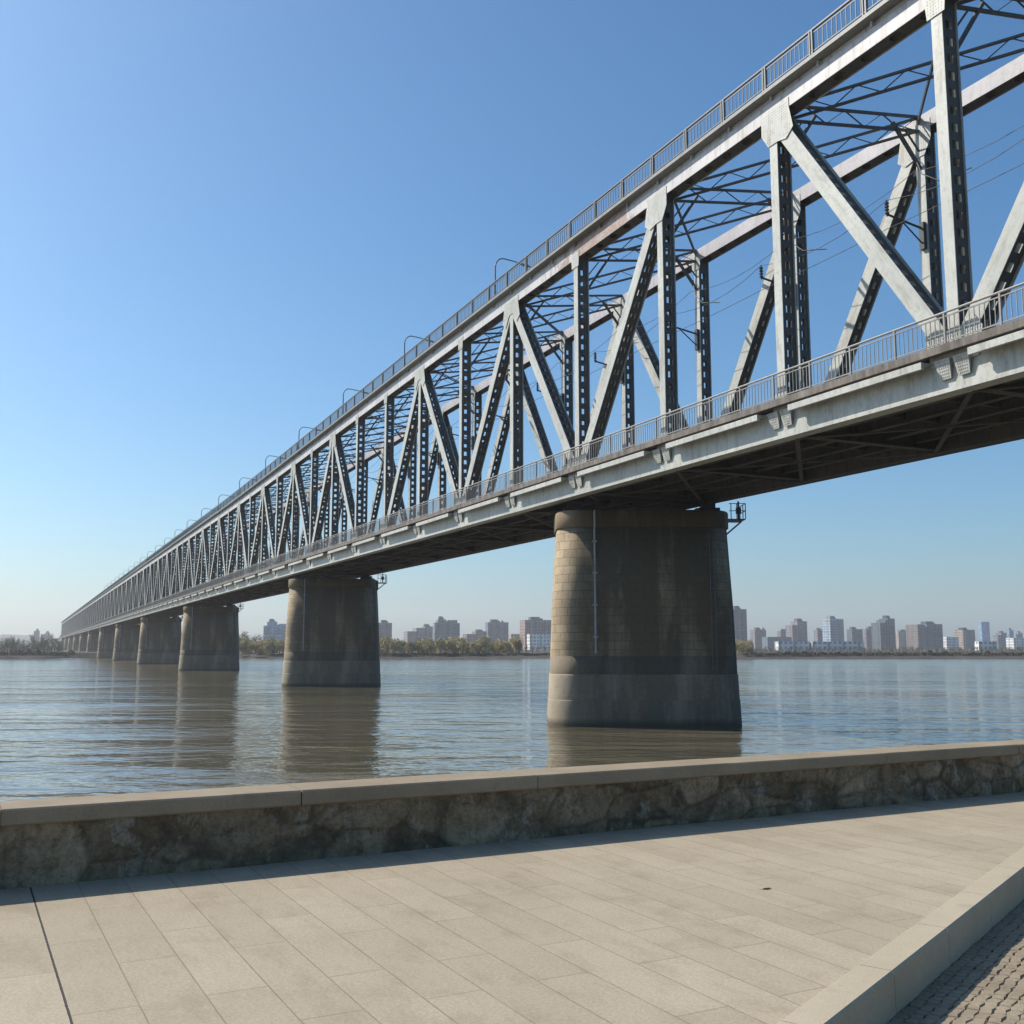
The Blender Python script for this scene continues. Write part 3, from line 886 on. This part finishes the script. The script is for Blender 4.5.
# ---- console brackets with riveted plates on the girder
def console():
    mm = MB()
    for x0, x1 in ((-.62,-.06),(.06,.62)):
        zt, zb = ZG1-.075, ZG1-.66
        A = [(x0,.50,zt),(x1,.50,zt),(x1-.07,.38,zb),(x0+.07,.38,zb)]; B = [(x0+.02,.327,zt),(x1-.02,.327,zt),(x1-.10,.327,zb),(x0+.10,.327,zb)]
        mm.poly(A); mm.poly(B[::-1])
        for k in range(4): mm.poly([A[k], A[(k+1)%4], B[(k+1)%4], B[k]])
        random.seed(2)
        for r_ in range(6):
            for c_ in range(5):
                fr = (r_+.6)/6.4; z = zt+(zb-zt)*fr; y = .50-.12*fr
                x = x0+.09+.07*fr+(x1-x0-.18-.14*fr)*c_/4; r = .015
                mm.box(x-r, x+r, y-.02, y+.014, z-r, z+r)
    return mm.mesh('console_bracket', M['gusset'])
cm = console(); rest = MB()
for i in range(I0, I1+1):
    if i < I0+98:
        o = link('console_bracket', cm, bridge); o.location = (SV(i), YN, 0)
    else: rest.prism([(SV(i)-.74, ZG1-.075),(SV(i)+.74, ZG1-.075),(SV(i)+.65, ZG1-.72),(SV(i)-.65, ZG1-.72)], YN+.326, YN+.5)
tag(rest.build('console_bracket', M['gusset'], bridge), kind='stuff')

# ---- top lateral bracing: laced struts between the chords
m = MB()
def laced(p, q, gap, wbar, lace):
    p = Vector(p); q = Vector(q); up = Vector((0,0,gap/2))
    m.bar(p+up, q+up, wbar, wbar*.8); m.bar(p-up, q-up, wbar, wbar*.8)
    if lace:
        n = int((q-p).length/.85)
        for k in range(n):
            a = p.lerp(q, k/n); b = p.lerp(q, (k+1)/n)
            if k % 2: m.bar(a+up, b-up, .055, .025)
            else: m.bar(a-up, b+up, .055, .025)
for i in range(I0, I1+1):
    s = SV(i); z = 23.70+dz(s)
    lace = i < 22
    laced((s, YN-.33, z), (s, YF+.33, z+FARUP), .60, .115, lace)
    # knee braces
    for y, sg, up in ((YN, -1, 0), (YF, 1, FARUP)):
        m.bar((s, y+sg*.3, z-1.9+up), (s, y+sg*1.7, z-.02+up*(.81 if sg > 0 else 0)+(.19*FARUP if sg < 0 else 0)), .14, .10)
        m.bar((s, y+sg*.3, z-1.2+up), (s, y+sg*1.0, z-.3+up*(.86 if sg > 0 else .14)), .07, .05)
    if i < I1:
        s1 = SV(i+1); z1 = 23.70+dz(s1)
        laced((s1, YN-.33, z1-.02), (s, YF+.33, z+FARUP-.02), .55, .105, lace)
        if i % 2 == 0: laced((s, YN-.33, z+.06), (s1, YF+.33, z1+FARUP+.06), .12, .07, False)
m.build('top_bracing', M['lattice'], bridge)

# ---- overhead line: cantilever arms with insulators and sagging wires
for i in range(0, 24):
    s = SV(i)+(.0)
    am = MB()
    y0 = YF+.30; z = 20.3
    am.tube([(s, y0, z), (s, y0+1.9, z+.28)], .045, 6); am.tube([(s, y0, z-.7), (s, y0+1.2, z+.17)], .03, 6)
    am.box(s-.12, s+.12, y0, y0+.16, z-.85, z+.25)
    o = am.build('catenary_arm', M['dark'], bridge)
    im = MB()
    for k in range(4): im.tube([(s, y0+1.9, z+.30+k*.13), (s, y0+1.9, z+.36+k*.13)], .085, 8)
    im.tube([(s, y0+1.9, z+.2), (s, y0+1.9, z+.86)], .035, 6)
    im.build('insulator', M['dark'], o)
m = MB()
for yw, zw, sag in ((YF+2.2, 21.15, .55), (YF+2.2, 20.0, .05), (YF+.7, 22.6, .5)):
    for i in range(0, 40):
        a, b = SV(i), SV(i+1)
        pts = [(a+(b-a)*k/6, yw, zw-sag*4*(k/6)*(1-k/6)) for k in range(7)]
        m.tube(pts, .013, 5)
m.build('overhead_wire', M['dark'], bridge)
# loose drain pipes and cable drops hanging at some posts
m = MB()
random.seed(21)
for i in range(1, 20):
    s = SV(i); zt = 23.4+dz(s)
    y = YF+.4
    m.tube([(s+.2, y, zt), (s-.5, y+.4, zt-1.1), (s-1.6, y+.7, zt-1.9), (s-3.2, y+.8, zt-2.0-random.random()*.6)], .022, 5)
m.build('hanging_cable', M['dark'], bridge)

# ================================================================== PIERS
def stadium(hl, r, n=10):
    """closed outline along x: broad flat faces, ends rounded off by large quarter circles"""
    c = r*.56; pts = []
    def arc(cx, cy, a0):
        for k in range(n+1):
            a = a0 + math.pi/2*k/n
            pts.append((cx+math.cos(a)*c, cy+math.sin(a)*c))
    arc(-hl+c, r-c, math.pi/2); arc(-hl+c, -r+c, math.pi)
    for k in range(1, 8): pts.append((-hl+c+(2*hl-2*c)*k/8, -r))
    arc(hl-c, -r+c, -math.pi/2); arc(hl-c, r-c, 0)
    for k in range(1, 8): pts.append((hl-c-(2*hl-2*c)*k/8, r))
    return pts
def pier_ring(levels, name, mat, parent, capped=True):
    """levels: (z, half length, radius)"""
    V, Fc, UV, WE = [], [], [], []
    rings = []; arcs = None
    for z, hl, r in levels:
        p = stadium(hl, r)
        if arcs is None:
            arcs = [0]
            for a, b in zip(p, p[1:]+p[:1]): arcs.append(arcs[-1]+math.hypot(b[0]-a[0], b[1]-a[1]))
            hl0, r0 = hl, r
        b0 = len(V); V += [(x, y, z) for x, y in p]; rings.append(b0); n = len(p)
    sten = stadium(hl0, r0)
    def wf(x, y):
        # light and shade in the colour: stains fade out at the sunlit left end
        return max(0, min(1, (x+hl0-r0*.30)/(r0*.42)))
    we = [wf(*q) for q in sten]
    for k in range(len(rings)-1):
        for i in range(n):
            j = (i+1) % n
            Fc.append((rings[k]+i, rings[k]+j, rings[k+1]+j, rings[k+1]+i))
            z0, z1 = levels[k][0], levels[k+1][0]
            UV += [(arcs[i], z0), (arcs[i+1], z0), (arcs[i+1], z1), (arcs[i], z1)]
    if capped:
        Fc.append(tuple(rings[-1]+i for i in range(n))); UV += [(sten[i][0], sten[i][1]) for i in range(n)]
    me = bpy.data.meshes.new(name); me.from_pydata(V, [], Fc)
    l = me.uv_layers.new(name='UVMap')
    for k, u in enumerate(UV): l.data[k].uv = u
    at_ = me.attributes.new('stain_shade', 'FLOAT', 'POINT')
    for k in range(len(rings)):
        for i in range(n): at_.data[rings[k]+i].value = we[i]
    me.materials.append(mat); me.polygons.foreach_set('use_smooth', [True]*len(Fc))
    if capped: me.polygons[len(Fc)-1].use_smooth = False
    me.update()
    return link(name, me, parent)

PTOP = 10.82
def make_pier():
    root = empty('bridge_pier')
    HB, RB = 4.88, 2.5
    pier_ring([(-1.5,HB+.02,RB+.02),(-.02,HB,RB),(1.25,HB-.05,RB-.03),(1.30,HB-.07,RB-.05)], 'footing', M['pierfoot'], root)
    pier_ring([(1.30,HB-.075,RB-.055),(2.50,HB-.12,RB-.08),(2.56,HB-.15,RB-.11)], 'plinth', M['pierplinth'], root)
    pier_ring([(2.56,HB-.155,RB-.115),(3.45,HB-.18,RB-.125)], 'tide_band', M['pierband'], root)
    pier_ring([(3.45,HB-.182,RB-.127),(3.7,HB-.19,RB-.13),(6.,HB-.28,RB-.17),(PTOP-.90,HB-.50,RB-.27)], 'shaft', M['pier'], root)
    pier_ring([(PTOP-.90,HB-.46,RB-.23),(PTOP-.86,HB-.41,RB-.18),(PTOP-.10,HB-.41,RB-.18),(PTOP-.02,HB-.45,RB-.22),(PTOP,HB-.50,RB-.27)], 'cap', M['piercap'], root)
    # drain pipe and access ladder on the broad face
    y0 = -(RB-.27)-.06; y1 = -(RB-.09)-.06
    def face(z): return y1+(y0-y1)*(z-2.5)/(PTOP-1-2.5)
    m = MB(); m.tube([(-2.55, face(z), z) for z in (3.6, 6, 8, PTOP-1.0)] + [(-2.55, face(PTOP-1)-.16, PTOP-.9), (-2.55, -(RB-.15)-.07, PTOP-.05)], .05, 8)
    for z in (4.4, 6.0, 7.6, 9.2): m.box(-2.67, -2.43, face(z)-.08, face(z)+.07, z-.04, z+.04)
    m.build('drain_pipe', M['pipe'], root)
    m = MB(); x = 3.35
    for dx in (-.11, .11): m.tube([(x+dx, face(z)-.04, z) for z in (2.7, 5.5, 9.6)], .016, 6)
    for k in range(24): m.bar((x-.11, face(2.9+k*.28)-.04, 2.9+k*.28), (x+.11, face(2.9+k*.28)-.04, 2.9+k*.28), .018)
    m.build('access_ladder', M['rail'], root)
    # bearings
    for lat in (-3.65, 3.65):
        m = MB(); x = lat*.95
        for yy in (-.9, .9):
            m.box(x-.55, x+.55, yy-.5, yy+.5, PTOP+.002, PTOP+.22); m.box(x-.35, x+.35, yy-.32, yy+.32, PTOP+.221, PTOP+.46)
        m.build('bearing', M['dark'], root)
    # inspection platform at the downstream end
    m = MB(); xa, xb = HB-.6, HB+.55; zf_ = PTOP-.30
    m.box(xa, xb, -.9, .4, zf_-.05, zf_); m.bar((HB-.4,-.3,zf_-.8),(xb-.1,-.3,zf_-.08), .08)
    pl = m.build('inspection_platform', M['dark'], root)
    m = MB()
    for x_, y_ in ((xb,-.9),(xb,-.3),(xb,.4),(HB+.1,-.9),(HB-.2,-.9)): m.bar((x_,y_,zf_),(x_,y_,zf_+.8), .04)
    m.bar((xb-.3,-.6,zf_+.02),(xb-.3,-.6,zf_+.95), .09); m.box(xb-.42, xb-.18, -.72, -.48, zf_+.3, zf_+.62)
    for z_ in (.42, .8):
        m.bar((xb,-.9,zf_+z_),(xb,.4,zf_+z_), .035); m.bar((HB-.3,-.9,zf_+z_),(xb,-.9,zf_+z_), .035)
    m.build('platform_rail', M['dark'], pl)
    return root
proto = make_pier()
pier_x = [644, 330, 208, 154.5, 127, 109, 96.5, 87.5, 80, 74.5]
LATP = 28.6
ords = ['nearest', 'second nearest', 'third nearest', 'fourth nearest', 'fifth nearest', 'sixth nearest', 'seventh nearest', 'eighth nearest', 'ninth nearest', 'tenth nearest', 'eleventh nearest', 'farthest']
zfs = [55.0, 109.0, 182.0, 250.0, 321.0, 393.0, 466.0, 538.0, 611.0, 685.0, 757.0, 829.0]
zlast = None
for k, zf in enumerate(zfs):
    o = proto if k == 0 else copy_tree(proto)
    # point on the bridge centre line at this depth
    s = (zf-LATP*RR.y)/U.y
    p = U*s + RR*LATP
    if k == 0: p = Vector((6.72, 55.1, 0))
    o.location = (p.x, p.y, 0 if zf < 430 else 0)
    lab = 'tall rounded masonry bridge pier with dark water stains, %s to the promenade' % ords[k]
    if k == 0: lab = 'largest rounded masonry bridge pier just beyond the parapet, with ladder on its broad face'
    if k == len(zfs)-1: lab = 'farthest tiny masonry bridge pier standing at the far bank under the bridge end'
    tag(o, lab, 'bridge pier', 'masonry piers carrying the bridge')

# ================================================================== LAMPS on the upper walkway
def make_lamp():
    root = empty('street_lamp')
    m = MB(); pts = [(0,0,0),(0,0,1.95)]
    for k in range(1, 9):
        a = math.pi/2*k/8
        pts.append((0, -.55+.55*math.cos(a), 1.95+.62*math.sin(a)))
    pts += [(0,-1.3,2.50),(0,-1.75,2.40)]
    m.tube(pts, .05, 8, taper=.035); m.tube([(0,0,0),(0,0,.5)], .085, 8)
    m.build('pole', M['lamp'], root)
    h = MB()
    for (y0, y1, w0, w1, z0) in ((-1.65,-1.85,.05,.10,2.40),(-1.85,-2.15,.10,.09,2.37),(-2.15,-2.3,.09,.03,2.34)):
        h.poly([(-w0,y0,z0+.06),(w0,y0,z0+.06),(w1,y1,z0+.04),(-w1,y1,z0+.04)]); h.poly([(-w0,y0,z0-.03),(w0,y0,z0-.03),(w1,y1,z0-.05),(-w1,y1,z0-.05)])
        h.poly([(-w0,y0,z0-.03),(-w0,y0,z0+.06),(-w1,y1,z0+.04),(-w1,y1,z0-.05)]); h.poly([(w0,y0,z0-.03),(w0,y0,z0+.06),(w1,y1,z0+.04),(w1,y1,z0-.05)])
    h.build('lamp_head', M['lamp'], root)
    return root
lp = make_lamp()
words = ['nearest','second','third','fourth','fifth','sixth','seventh','eighth','ninth','tenth','eleventh','twelfth','thirteenth','fourteenth','fifteenth','sixteenth','seventeenth','eighteenth','nineteenth','twentieth','twenty-first','twenty-second']
sl0 = plane_s(492, D-.6)
for k in range(22):
    o = lp if k == 0 else copy_tree(lp)
    s = sl0 + k*2.13*PAN
    p = root_loc + U*s - RR*(YE-.22)
    o.location = (p.x, p.y, 24.36+dz(s)); o.rotation_euler = (0,0,math.atan2(U.y, U.x))
    lab = 'slim curved street lamp on the upper walkway, %s along the bridge from the promenade' % words[k] if k else 'nearest and largest of the slim curved lamps standing on the upper walkway'
    tag(o, lab, 'street lamp', 'curved lamps along the upper walkway')

# ================================================================== FAR BUILDINGS
def tower(name, x0, x1, ytop, zf, style, label, rot=-18, depth=.7, steps=None, roof='roof', lift=True, bays=2, cat='building', split=None):
    """block seen between columns x0 and x1 with its top on row ytop"""
    zf = zf*1.75 if name != 'row_house' else zf*1.1
    rot = abs(rot)
    wpx = (x1-x0)/(f/math.cos(PIT))*zf
    a = R(abs(rot))
    wd = wpx/(math.cos(a)+depth*math.sin(a)); dp = wd*depth
    H = hgt(ytop, zf)-2
    c = at((x0+x1)/2, zf, 2)
    root = empty(name, c, R(rot), label, cat, None)
    def block(bx0, bx1, by0, by1, z0, z1, mm, m=0):
        P = [(bx0,by0),(bx1,by0),(bx1,by1),(bx0,by1)]; ar = 0
        for i in range(4):
            (xa,ya),(xb,yb) = P[i], P[(i+1)%4]; ln = math.hypot(xb-xa, yb-ya)
            mm.poly([(xa,ya,z0),(xb,yb,z0),(xb,yb,z1),(xa,ya,z1)], [(ar,z0),(ar+ln,z0),(ar+ln,z1),(ar,z1)], m); ar += ln
        mm.poly([(*p, z1) for p in P], None, 1)
    m = MB(); h = wd/2; d = dp/2
    Hm = H if not lift else H-min(3.4, H*.1)
    if steps:
        for (fx0, fx1, fh) in steps:
            block(-h+wd*fx0, -h+wd*fx1, -d+.03*(fx0), d-.03*fx0, 0, Hm*fh, m)
    else:
        block(-h, h, -d, d, 0, Hm, m)
    m.build('walls', [F[style], M[roof]], root)
    if lift:
        m = MB(); random.seed(int(x0*7))
        ofs = random.uniform(-.15, .15)*wd
        hs = Hm*(max(s[2] for s in steps) if steps else 1)
        cx = ofs
        if steps:
            best = max(steps, key=lambda q: q[2]); cx = -h+wd*(best[0]+best[1])/2; ww = wd*(best[1]-best[0])*.3
        else: ww = wd*.22
        m.box(cx-ww, cx+ww*.5, -d*.4, d*.5, hs+.0, H); m.box(cx+ww*.6, cx+ww, -d*.3, d*.2, hs, hs+(H-hs)*.55)
        m.build('lift_house', F[style], root)
        for q in range(2):
            tm = MB(); tx = random.uniform(-.38,.38)*wd*(.5 if steps else 1)+(cx if steps else 0); th = random.uniform(1.2, 2.6)
            tm.box(tx-1.1, tx+1.1, -d*.6, -d*.6+2.0, hs, hs+th); tm.bar((tx,-d*.6+1,hs+th),(tx,-d*.6+1,hs+th+random.uniform(0,2.2)), .25)
            if abs(tx-cx) > ww+1.5: tm.build('roof_tank', F[style], root)
    if bays and H > 26:
        m = MB(); hh = Hm*(min(s[2] for s in steps) if steps else 1)-1.2
        for k in range(bays):
            bx = -h+wd*(k+.5)/bays; bw = wd/bays*.28
            z = 3.0
            while z < hh-1:
                m.box(bx-bw, bx+bw, -d-1.8, -d-.02, z, z+1.05); z += 3.0
        m.build('balcony_stack', F[style], root)
    if split:
        m = MB(); block(-h-.06, -h+wd*.22, -d-.4, d+.05, 0, Hm*.985, m); m.build('side_wing', [F[split], M['roof']], root)
    return root
T = tower
T('tower_block', 33, 39, 628.7, 900, 'bluegrey', 'narrow grey tower above the trees of the left bank, left of its wider twin', bays=1)
T('apartment_block', 40, 49.5, 631, 900, 'mauve', 'grey apartment block above the left bank trees, right of a narrow tower', steps=[(0,.5,.92),(.5,1,1)])
T('office_tower', 262, 289, 619, 620, 'blueglass', 'wide turquoise blue glazed tower block seen between the second and third piers', rot=-12, steps=[(0,.14,.86),(.14,.55,1),(.55,.62,.90),(.62,1,.93)], bays=3)
T('apartment_block', 374, 392, 620, 650, 'bluegrey', 'blue grey apartment block close to the right side of the second pier', bays=2)
T('apartment_block', 403, 433, 624, 700, 'mauve', 'stepped mauve apartment block left of the tall dark blue grey slab', steps=[(0,.35,.78),(.35,.7,.93),(.7,1,1)], bays=4)
T('apartment_block', 432.5, 460, 616.5, 640, 'bluegrey', 'tall dark blue grey slab block behind the willows between the two nearest piers', rot=-10, bays=3, steps=[(0,.12,.90),(.12,.45,1),(.45,.52,.93),(.52,.9,.98),(.9,1,.88)])
T('apartment_block', 462.5, 487, 629.5, 680, 'brown', 'low brown apartment block right of the tall blue grey slab', steps=[(0,.45,.85),(.45,1,1)], bays=3)
T('apartment_block', 485, 508.5, 619.5, 720, 'bluegrey', 'blue grey apartment block rising behind the low brown one', rot=-12, bays=3)
T('apartment_block', 509, 521, 634, 620, 'beige', 'small low beige block left of the rose coloured tower', bays=2, lift=False)
T('apartment_block', 520, 553, 617, 600, 'mauve', 'mauve tower with a rose red side wing just left of the nearest pier', rot=-14, split='pink', bays=4)
T('apartment_block', 527, 556, 634, 575, 'white', 'white lower block in front of the mauve tower beside the nearest pier', rot=-8, bays=4, lift=False)
T('tower_block', 729, 747, 606, 640, 'bluegrey', 'tall blue grey tower just right of the nearest pier', bays=2)
T('tower_block', 751, 766, 627.5, 760, 'mauve', 'small grey tower right of the tall one by the nearest pier', bays=2)
T('apartment_block', 778, 789, 629, 800, 'brown', 'lower brown block on the left of the brownish stepped tower', bays=1)
T('tower_block', 787, 807, 618.5, 720, 'mauve', 'mauve brown tower with stepped top behind the white row houses', steps=[(0,.35,.86),(.35,1,1)], bays=3)
T('apartment_block', 764, 790, 637, 690, 'bluegrey', 'long low grey block behind the left end of the white row', bays=4, lift=False, rot=-5)
T('row_house', 776, 809, 641.5, 600, 'white', 'left white four storey row building on the waterfront', rot=-4, depth=.35, lift=False, bays=0)
T('row_house', 809.5, 863, 641.5, 600, 'white', 'longer right white four storey row building on the waterfront', rot=-4, depth=.22, lift=False, bays=0)
T('apartment_block', 815, 825, 628, 760, 'mauve', 'slim mauve block left of the white and blue tower', bays=1)
T('tower_block', 823.5, 844, 616, 690, 'whiteblue', 'white and blue tower with a dark side behind the white rows', rot=-24, bays=2)
T('apartment_block', 848, 862.5, 627, 760, 'slate', 'dark slate block between the white blue tower and the green roofed tower', bays=2)
T('apartment_block', 862.5, 876, 626.5, 780, 'mauve', 'grey mauve block touching the left side of the green roofed tower', bays=2)
T('tower_block', 873, 895, 615.5, 660, 'slate', 'dark slate tower with a greenish stepped roof', rot=-22, steps=[(0,.35,.86),(.35,.55,.95),(.55,1,1)], roof='greenroof', bays=3)
T('apartment_block', 893, 911, 629.5, 800, 'beige', 'beige lower block between the green roofed tower and the wide brown sided slab', bays=2)
T('apartment_block', 909, 941, 621.5, 680, 'bluegrey', 'wide blue grey slab with a brown side wing', rot=-14, split='brown', bays=4, steps=[(0,.30,.97),(.30,.37,.88),(.37,1,1)])
T('apartment_block', 941, 958, 637, 700, 'white', 'low white block right of the wide brown sided slab', bays=4, lift=False)
T('tower_block', 955, 975, 627.7, 720, 'bluegrey', 'dark block with a sunlit beige left wing near the pale blue tower', rot=-26, split='beige', bays=2)
T('skyscraper', 980.5, 989.7, 621.8, 1000, 'faint', 'faint pale blue skyscraper far behind the right bank', bays=0, lift=False, rot=-8)
T('row_house', 976, 996, 641.5, 640, 'white', 'low white block below the faint blue skyscraper', rot=-6, bays=0, lift=False, depth=.4)
T('tower_block', 994, 1006.5, 631, 800, 'mauve', 'hazy mauve tower right of the faint blue skyscraper', steps=[(0,.4,.86),(.4,1,1)], bays=2)
T('apartment_block', 1009, 1030, 638, 700, 'white', 'white block at the right edge of the picture', bays=4, lift=False, rot=-6)
T('tower_block', 1008, 1014, 628, 950, 'faint', 'slim hazy tower behind the white block at the right edge', bays=1)
T('tower_block', 1017, 1023, 631, 950, 'faint', 'shorter slim hazy tower nearest the right edge of the picture', bays=1)

# ================================================================== TREES of the far bank
def crown_mesh(name, mat, w, h, n, leaf, droop=0, seed=0, base=.25):
    random.seed(seed); m = MB()
    clumps = []
    for k in range(9):
        a = random.uniform(0, 6.28); r_ = random.uniform(0, .62)*w/2; z = h*(base+(1-base)*random.uniform(.12,.86))
        clumps.append((math.cos(a)*r_, math.sin(a)*r_, z, random.uniform(.16,.30)*w))
    for k in range(n):
        cx, cy, cz, cr = random.choice(clumps)
        d = Vector((random.gauss(0,1),random.gauss(0,1),random.gauss(0,1))).normalized()*cr*random.uniform(.3,1.1)
        p = Vector((cx,cy,cz))+d
        if p.z > h: p.z = h-random.random()*.4
        nrm = Vector((random.gauss(0,1),random.gauss(0,1),random.gauss(0,.8))).normalized()
        a = nrm.orthogonal().normalized(); b = nrm.cross(a)
        l1 = leaf*random.uniform(.6,1.3); l2 = leaf*random.uniform(.4,.8)
        q = Vector((0,0,-droop*random.random()))
        m.poly([p-a*l1, p+b*l2, p+a*l1+q, p-b*l2+q])
    return m.mesh(name, mat)
def trunk_mesh(h, seed):
    random.seed(seed); m = MB()
    m.tube([(0,0,-.3),(.08,0,h*.25),(.0,.1,h*.6)], .20, 7, taper=.09)
    for k in range(5):
        a = random.uniform(0,6.28); z = h*random.uniform(.2,.5)
        m.tube([(0.05,.03,z),(math.cos(a)*h*.13,math.sin(a)*h*.13,z+h*.18),(math.cos(a)*h*.22,math.sin(a)*h*.22,z+h*.38)], .08, 5, taper=.03)
    return m.mesh('trunk', M['bark'])
def tree_kind(mat, w, h, n, leaf, droop, seeds, base=.25):
    return [(crown_mesh('crown', mat, w, h, n, leaf, droop, s, base), trunk_mesh(h, s)) for s in seeds]
will = tree_kind(M['willow'], 7.4, 7.0, 900, .32, .8, (1,2,3,4,5), 0)
grey = tree_kind(M['grey_tree'], 6.5, 9.0, 520, .26, 0, (11,12,13,14), .06)
def plant(name, kind, x, zf, sc, label, group, rng):
    cm_, tm = rng.choice(kind)
    o = empty(name, at(x, zf, 1.9), rng.uniform(0,6.28), label, 'tree', group)
    c = link('crown', cm_, o); t_ = link('trunk', tm, o)
    o.scale = (sc*rng.uniform(.85,1.2), sc*rng.uniform(.85,1.2), sc*rng.uniform(.85,1.15))
rng = random.Random(4)
def row(name, kind, xa, xb, step, zf0, zf1, sc, label, group):
    x = xa
    while x < xb:
        plant(name, kind, x, rng.uniform(zf0, zf1), sc*rng.uniform(.75,1.15), label, group, rng); x += step*rng.uniform(.6,1.4)
row('willow_tree', will, 376, 520, 2.9, 384, 402, .74, 'yellow green willow in the row before the apartment blocks, between the two nearest piers', 'willows between the two nearest piers')
row('willow_tree', will, 238, 290, 2.9, 396, 412, .68, 'yellowish willow on the far bank before the turquoise tower, between second and third piers', 'willows before the turquoise tower')
row('willow_tree', will, 733, 752, 3.2, 384, 395, .70, 'yellowish willow at the foot of the tall tower right of the nearest pier', 'willows at the foot of the tall tower')
row('bare_tree', grey, 238, 258, 5, 414, 425, .95, 'taller grey bare tree left of the turquoise tower', 'grey trees left of the turquoise tower')
row('bare_tree', grey, -30, 62, 3.6, 372, 384, .46, 'grey green bare tree in the wooded strip of the left bank', 'trees of the left bank')
row('bare_tree', grey, -30, 62, 3.6, 392, 430, .68, 'grey green bare tree in the wooded strip of the left bank', 'trees of the left bank')
row('bare_tree', grey, 520, 556, 6, 384, 395, .34, 'low dark bush like tree before the white block left of the nearest pier', 'low trees left of the nearest pier')
row('bare_tree', grey, 752, 1030, 3.2, 384, 400, .27, 'low dark tree at the foot of the waterfront buildings, right bank', 'low trees of the right bank')
row('bare_tree', grey, 196, 240, 4, 410, 430, .55, 'grey tree on the far bank seen behind the third pier', 'grey trees behind the third pier')

# low scrub along the shore: nobody could count it
def scrub(name, xa, xb, zf0, zf1, n, hmax, lab):
    random.seed(int(xa)+3); m = MB()
    for k in range(n):
        x = random.uniform(xa, xb); zf = random.uniform(zf0, zf1)
        p = at(x, zf, 1.3); hh = hmax*(.35+.65*abs(noise.noise((x*.12, 2, 5)))*1.6)
        p.z += random.uniform(0, hh)
        nrm = Vector((random.gauss(0,1),random.gauss(0,1),random.gauss(0,.8))).normalized()
        a = nrm.orthogonal().normalized()*random.uniform(.2,.45); b = nrm.cross(a)*.8
        m.poly([p-a, p+b, p+a, p-b])
    tag(m.build(name, M['shrub']), lab, 'shrubs', None, 'stuff')
scrub('shrub_belt', 742, 1040, 374, 384, 9000, 1.4, 'dark low shrubs along the foot of the right far bank')
scrub('shrub_belt', 370, 560, 382, 388, 2600, .7, 'dark low shrubs along the foot of the willow bank')
scrub('shrub_belt', -40, 75, 362, 376, 6000, 2.0, 'dark low shrubs along the left bank below the trees')

# ================================================================== HAZE
HAZE = .00025
if HAZE:
    m = MB(); m.box(-3900, 3900, -100, 3900, -1.8, 140)
    hz = bpy.data.materials.new('river_haze'); hz.use_nodes = True; t = hz.node_tree
    t.nodes.remove(t.nodes['Principled BSDF'])
    pv = t.nodes.new('ShaderNodeVolumePrincipled'); pv.inputs['Density'].default_value = HAZE; pv.inputs['Color'].default_value = (.97,.97,1,1); pv.inputs['Anisotropy'].default_value = .3
    t.links.new(pv.outputs[0], t.nodes['Material Output'].inputs['Volume'])
    tag(m.build('haze', hz), kind='stuff')
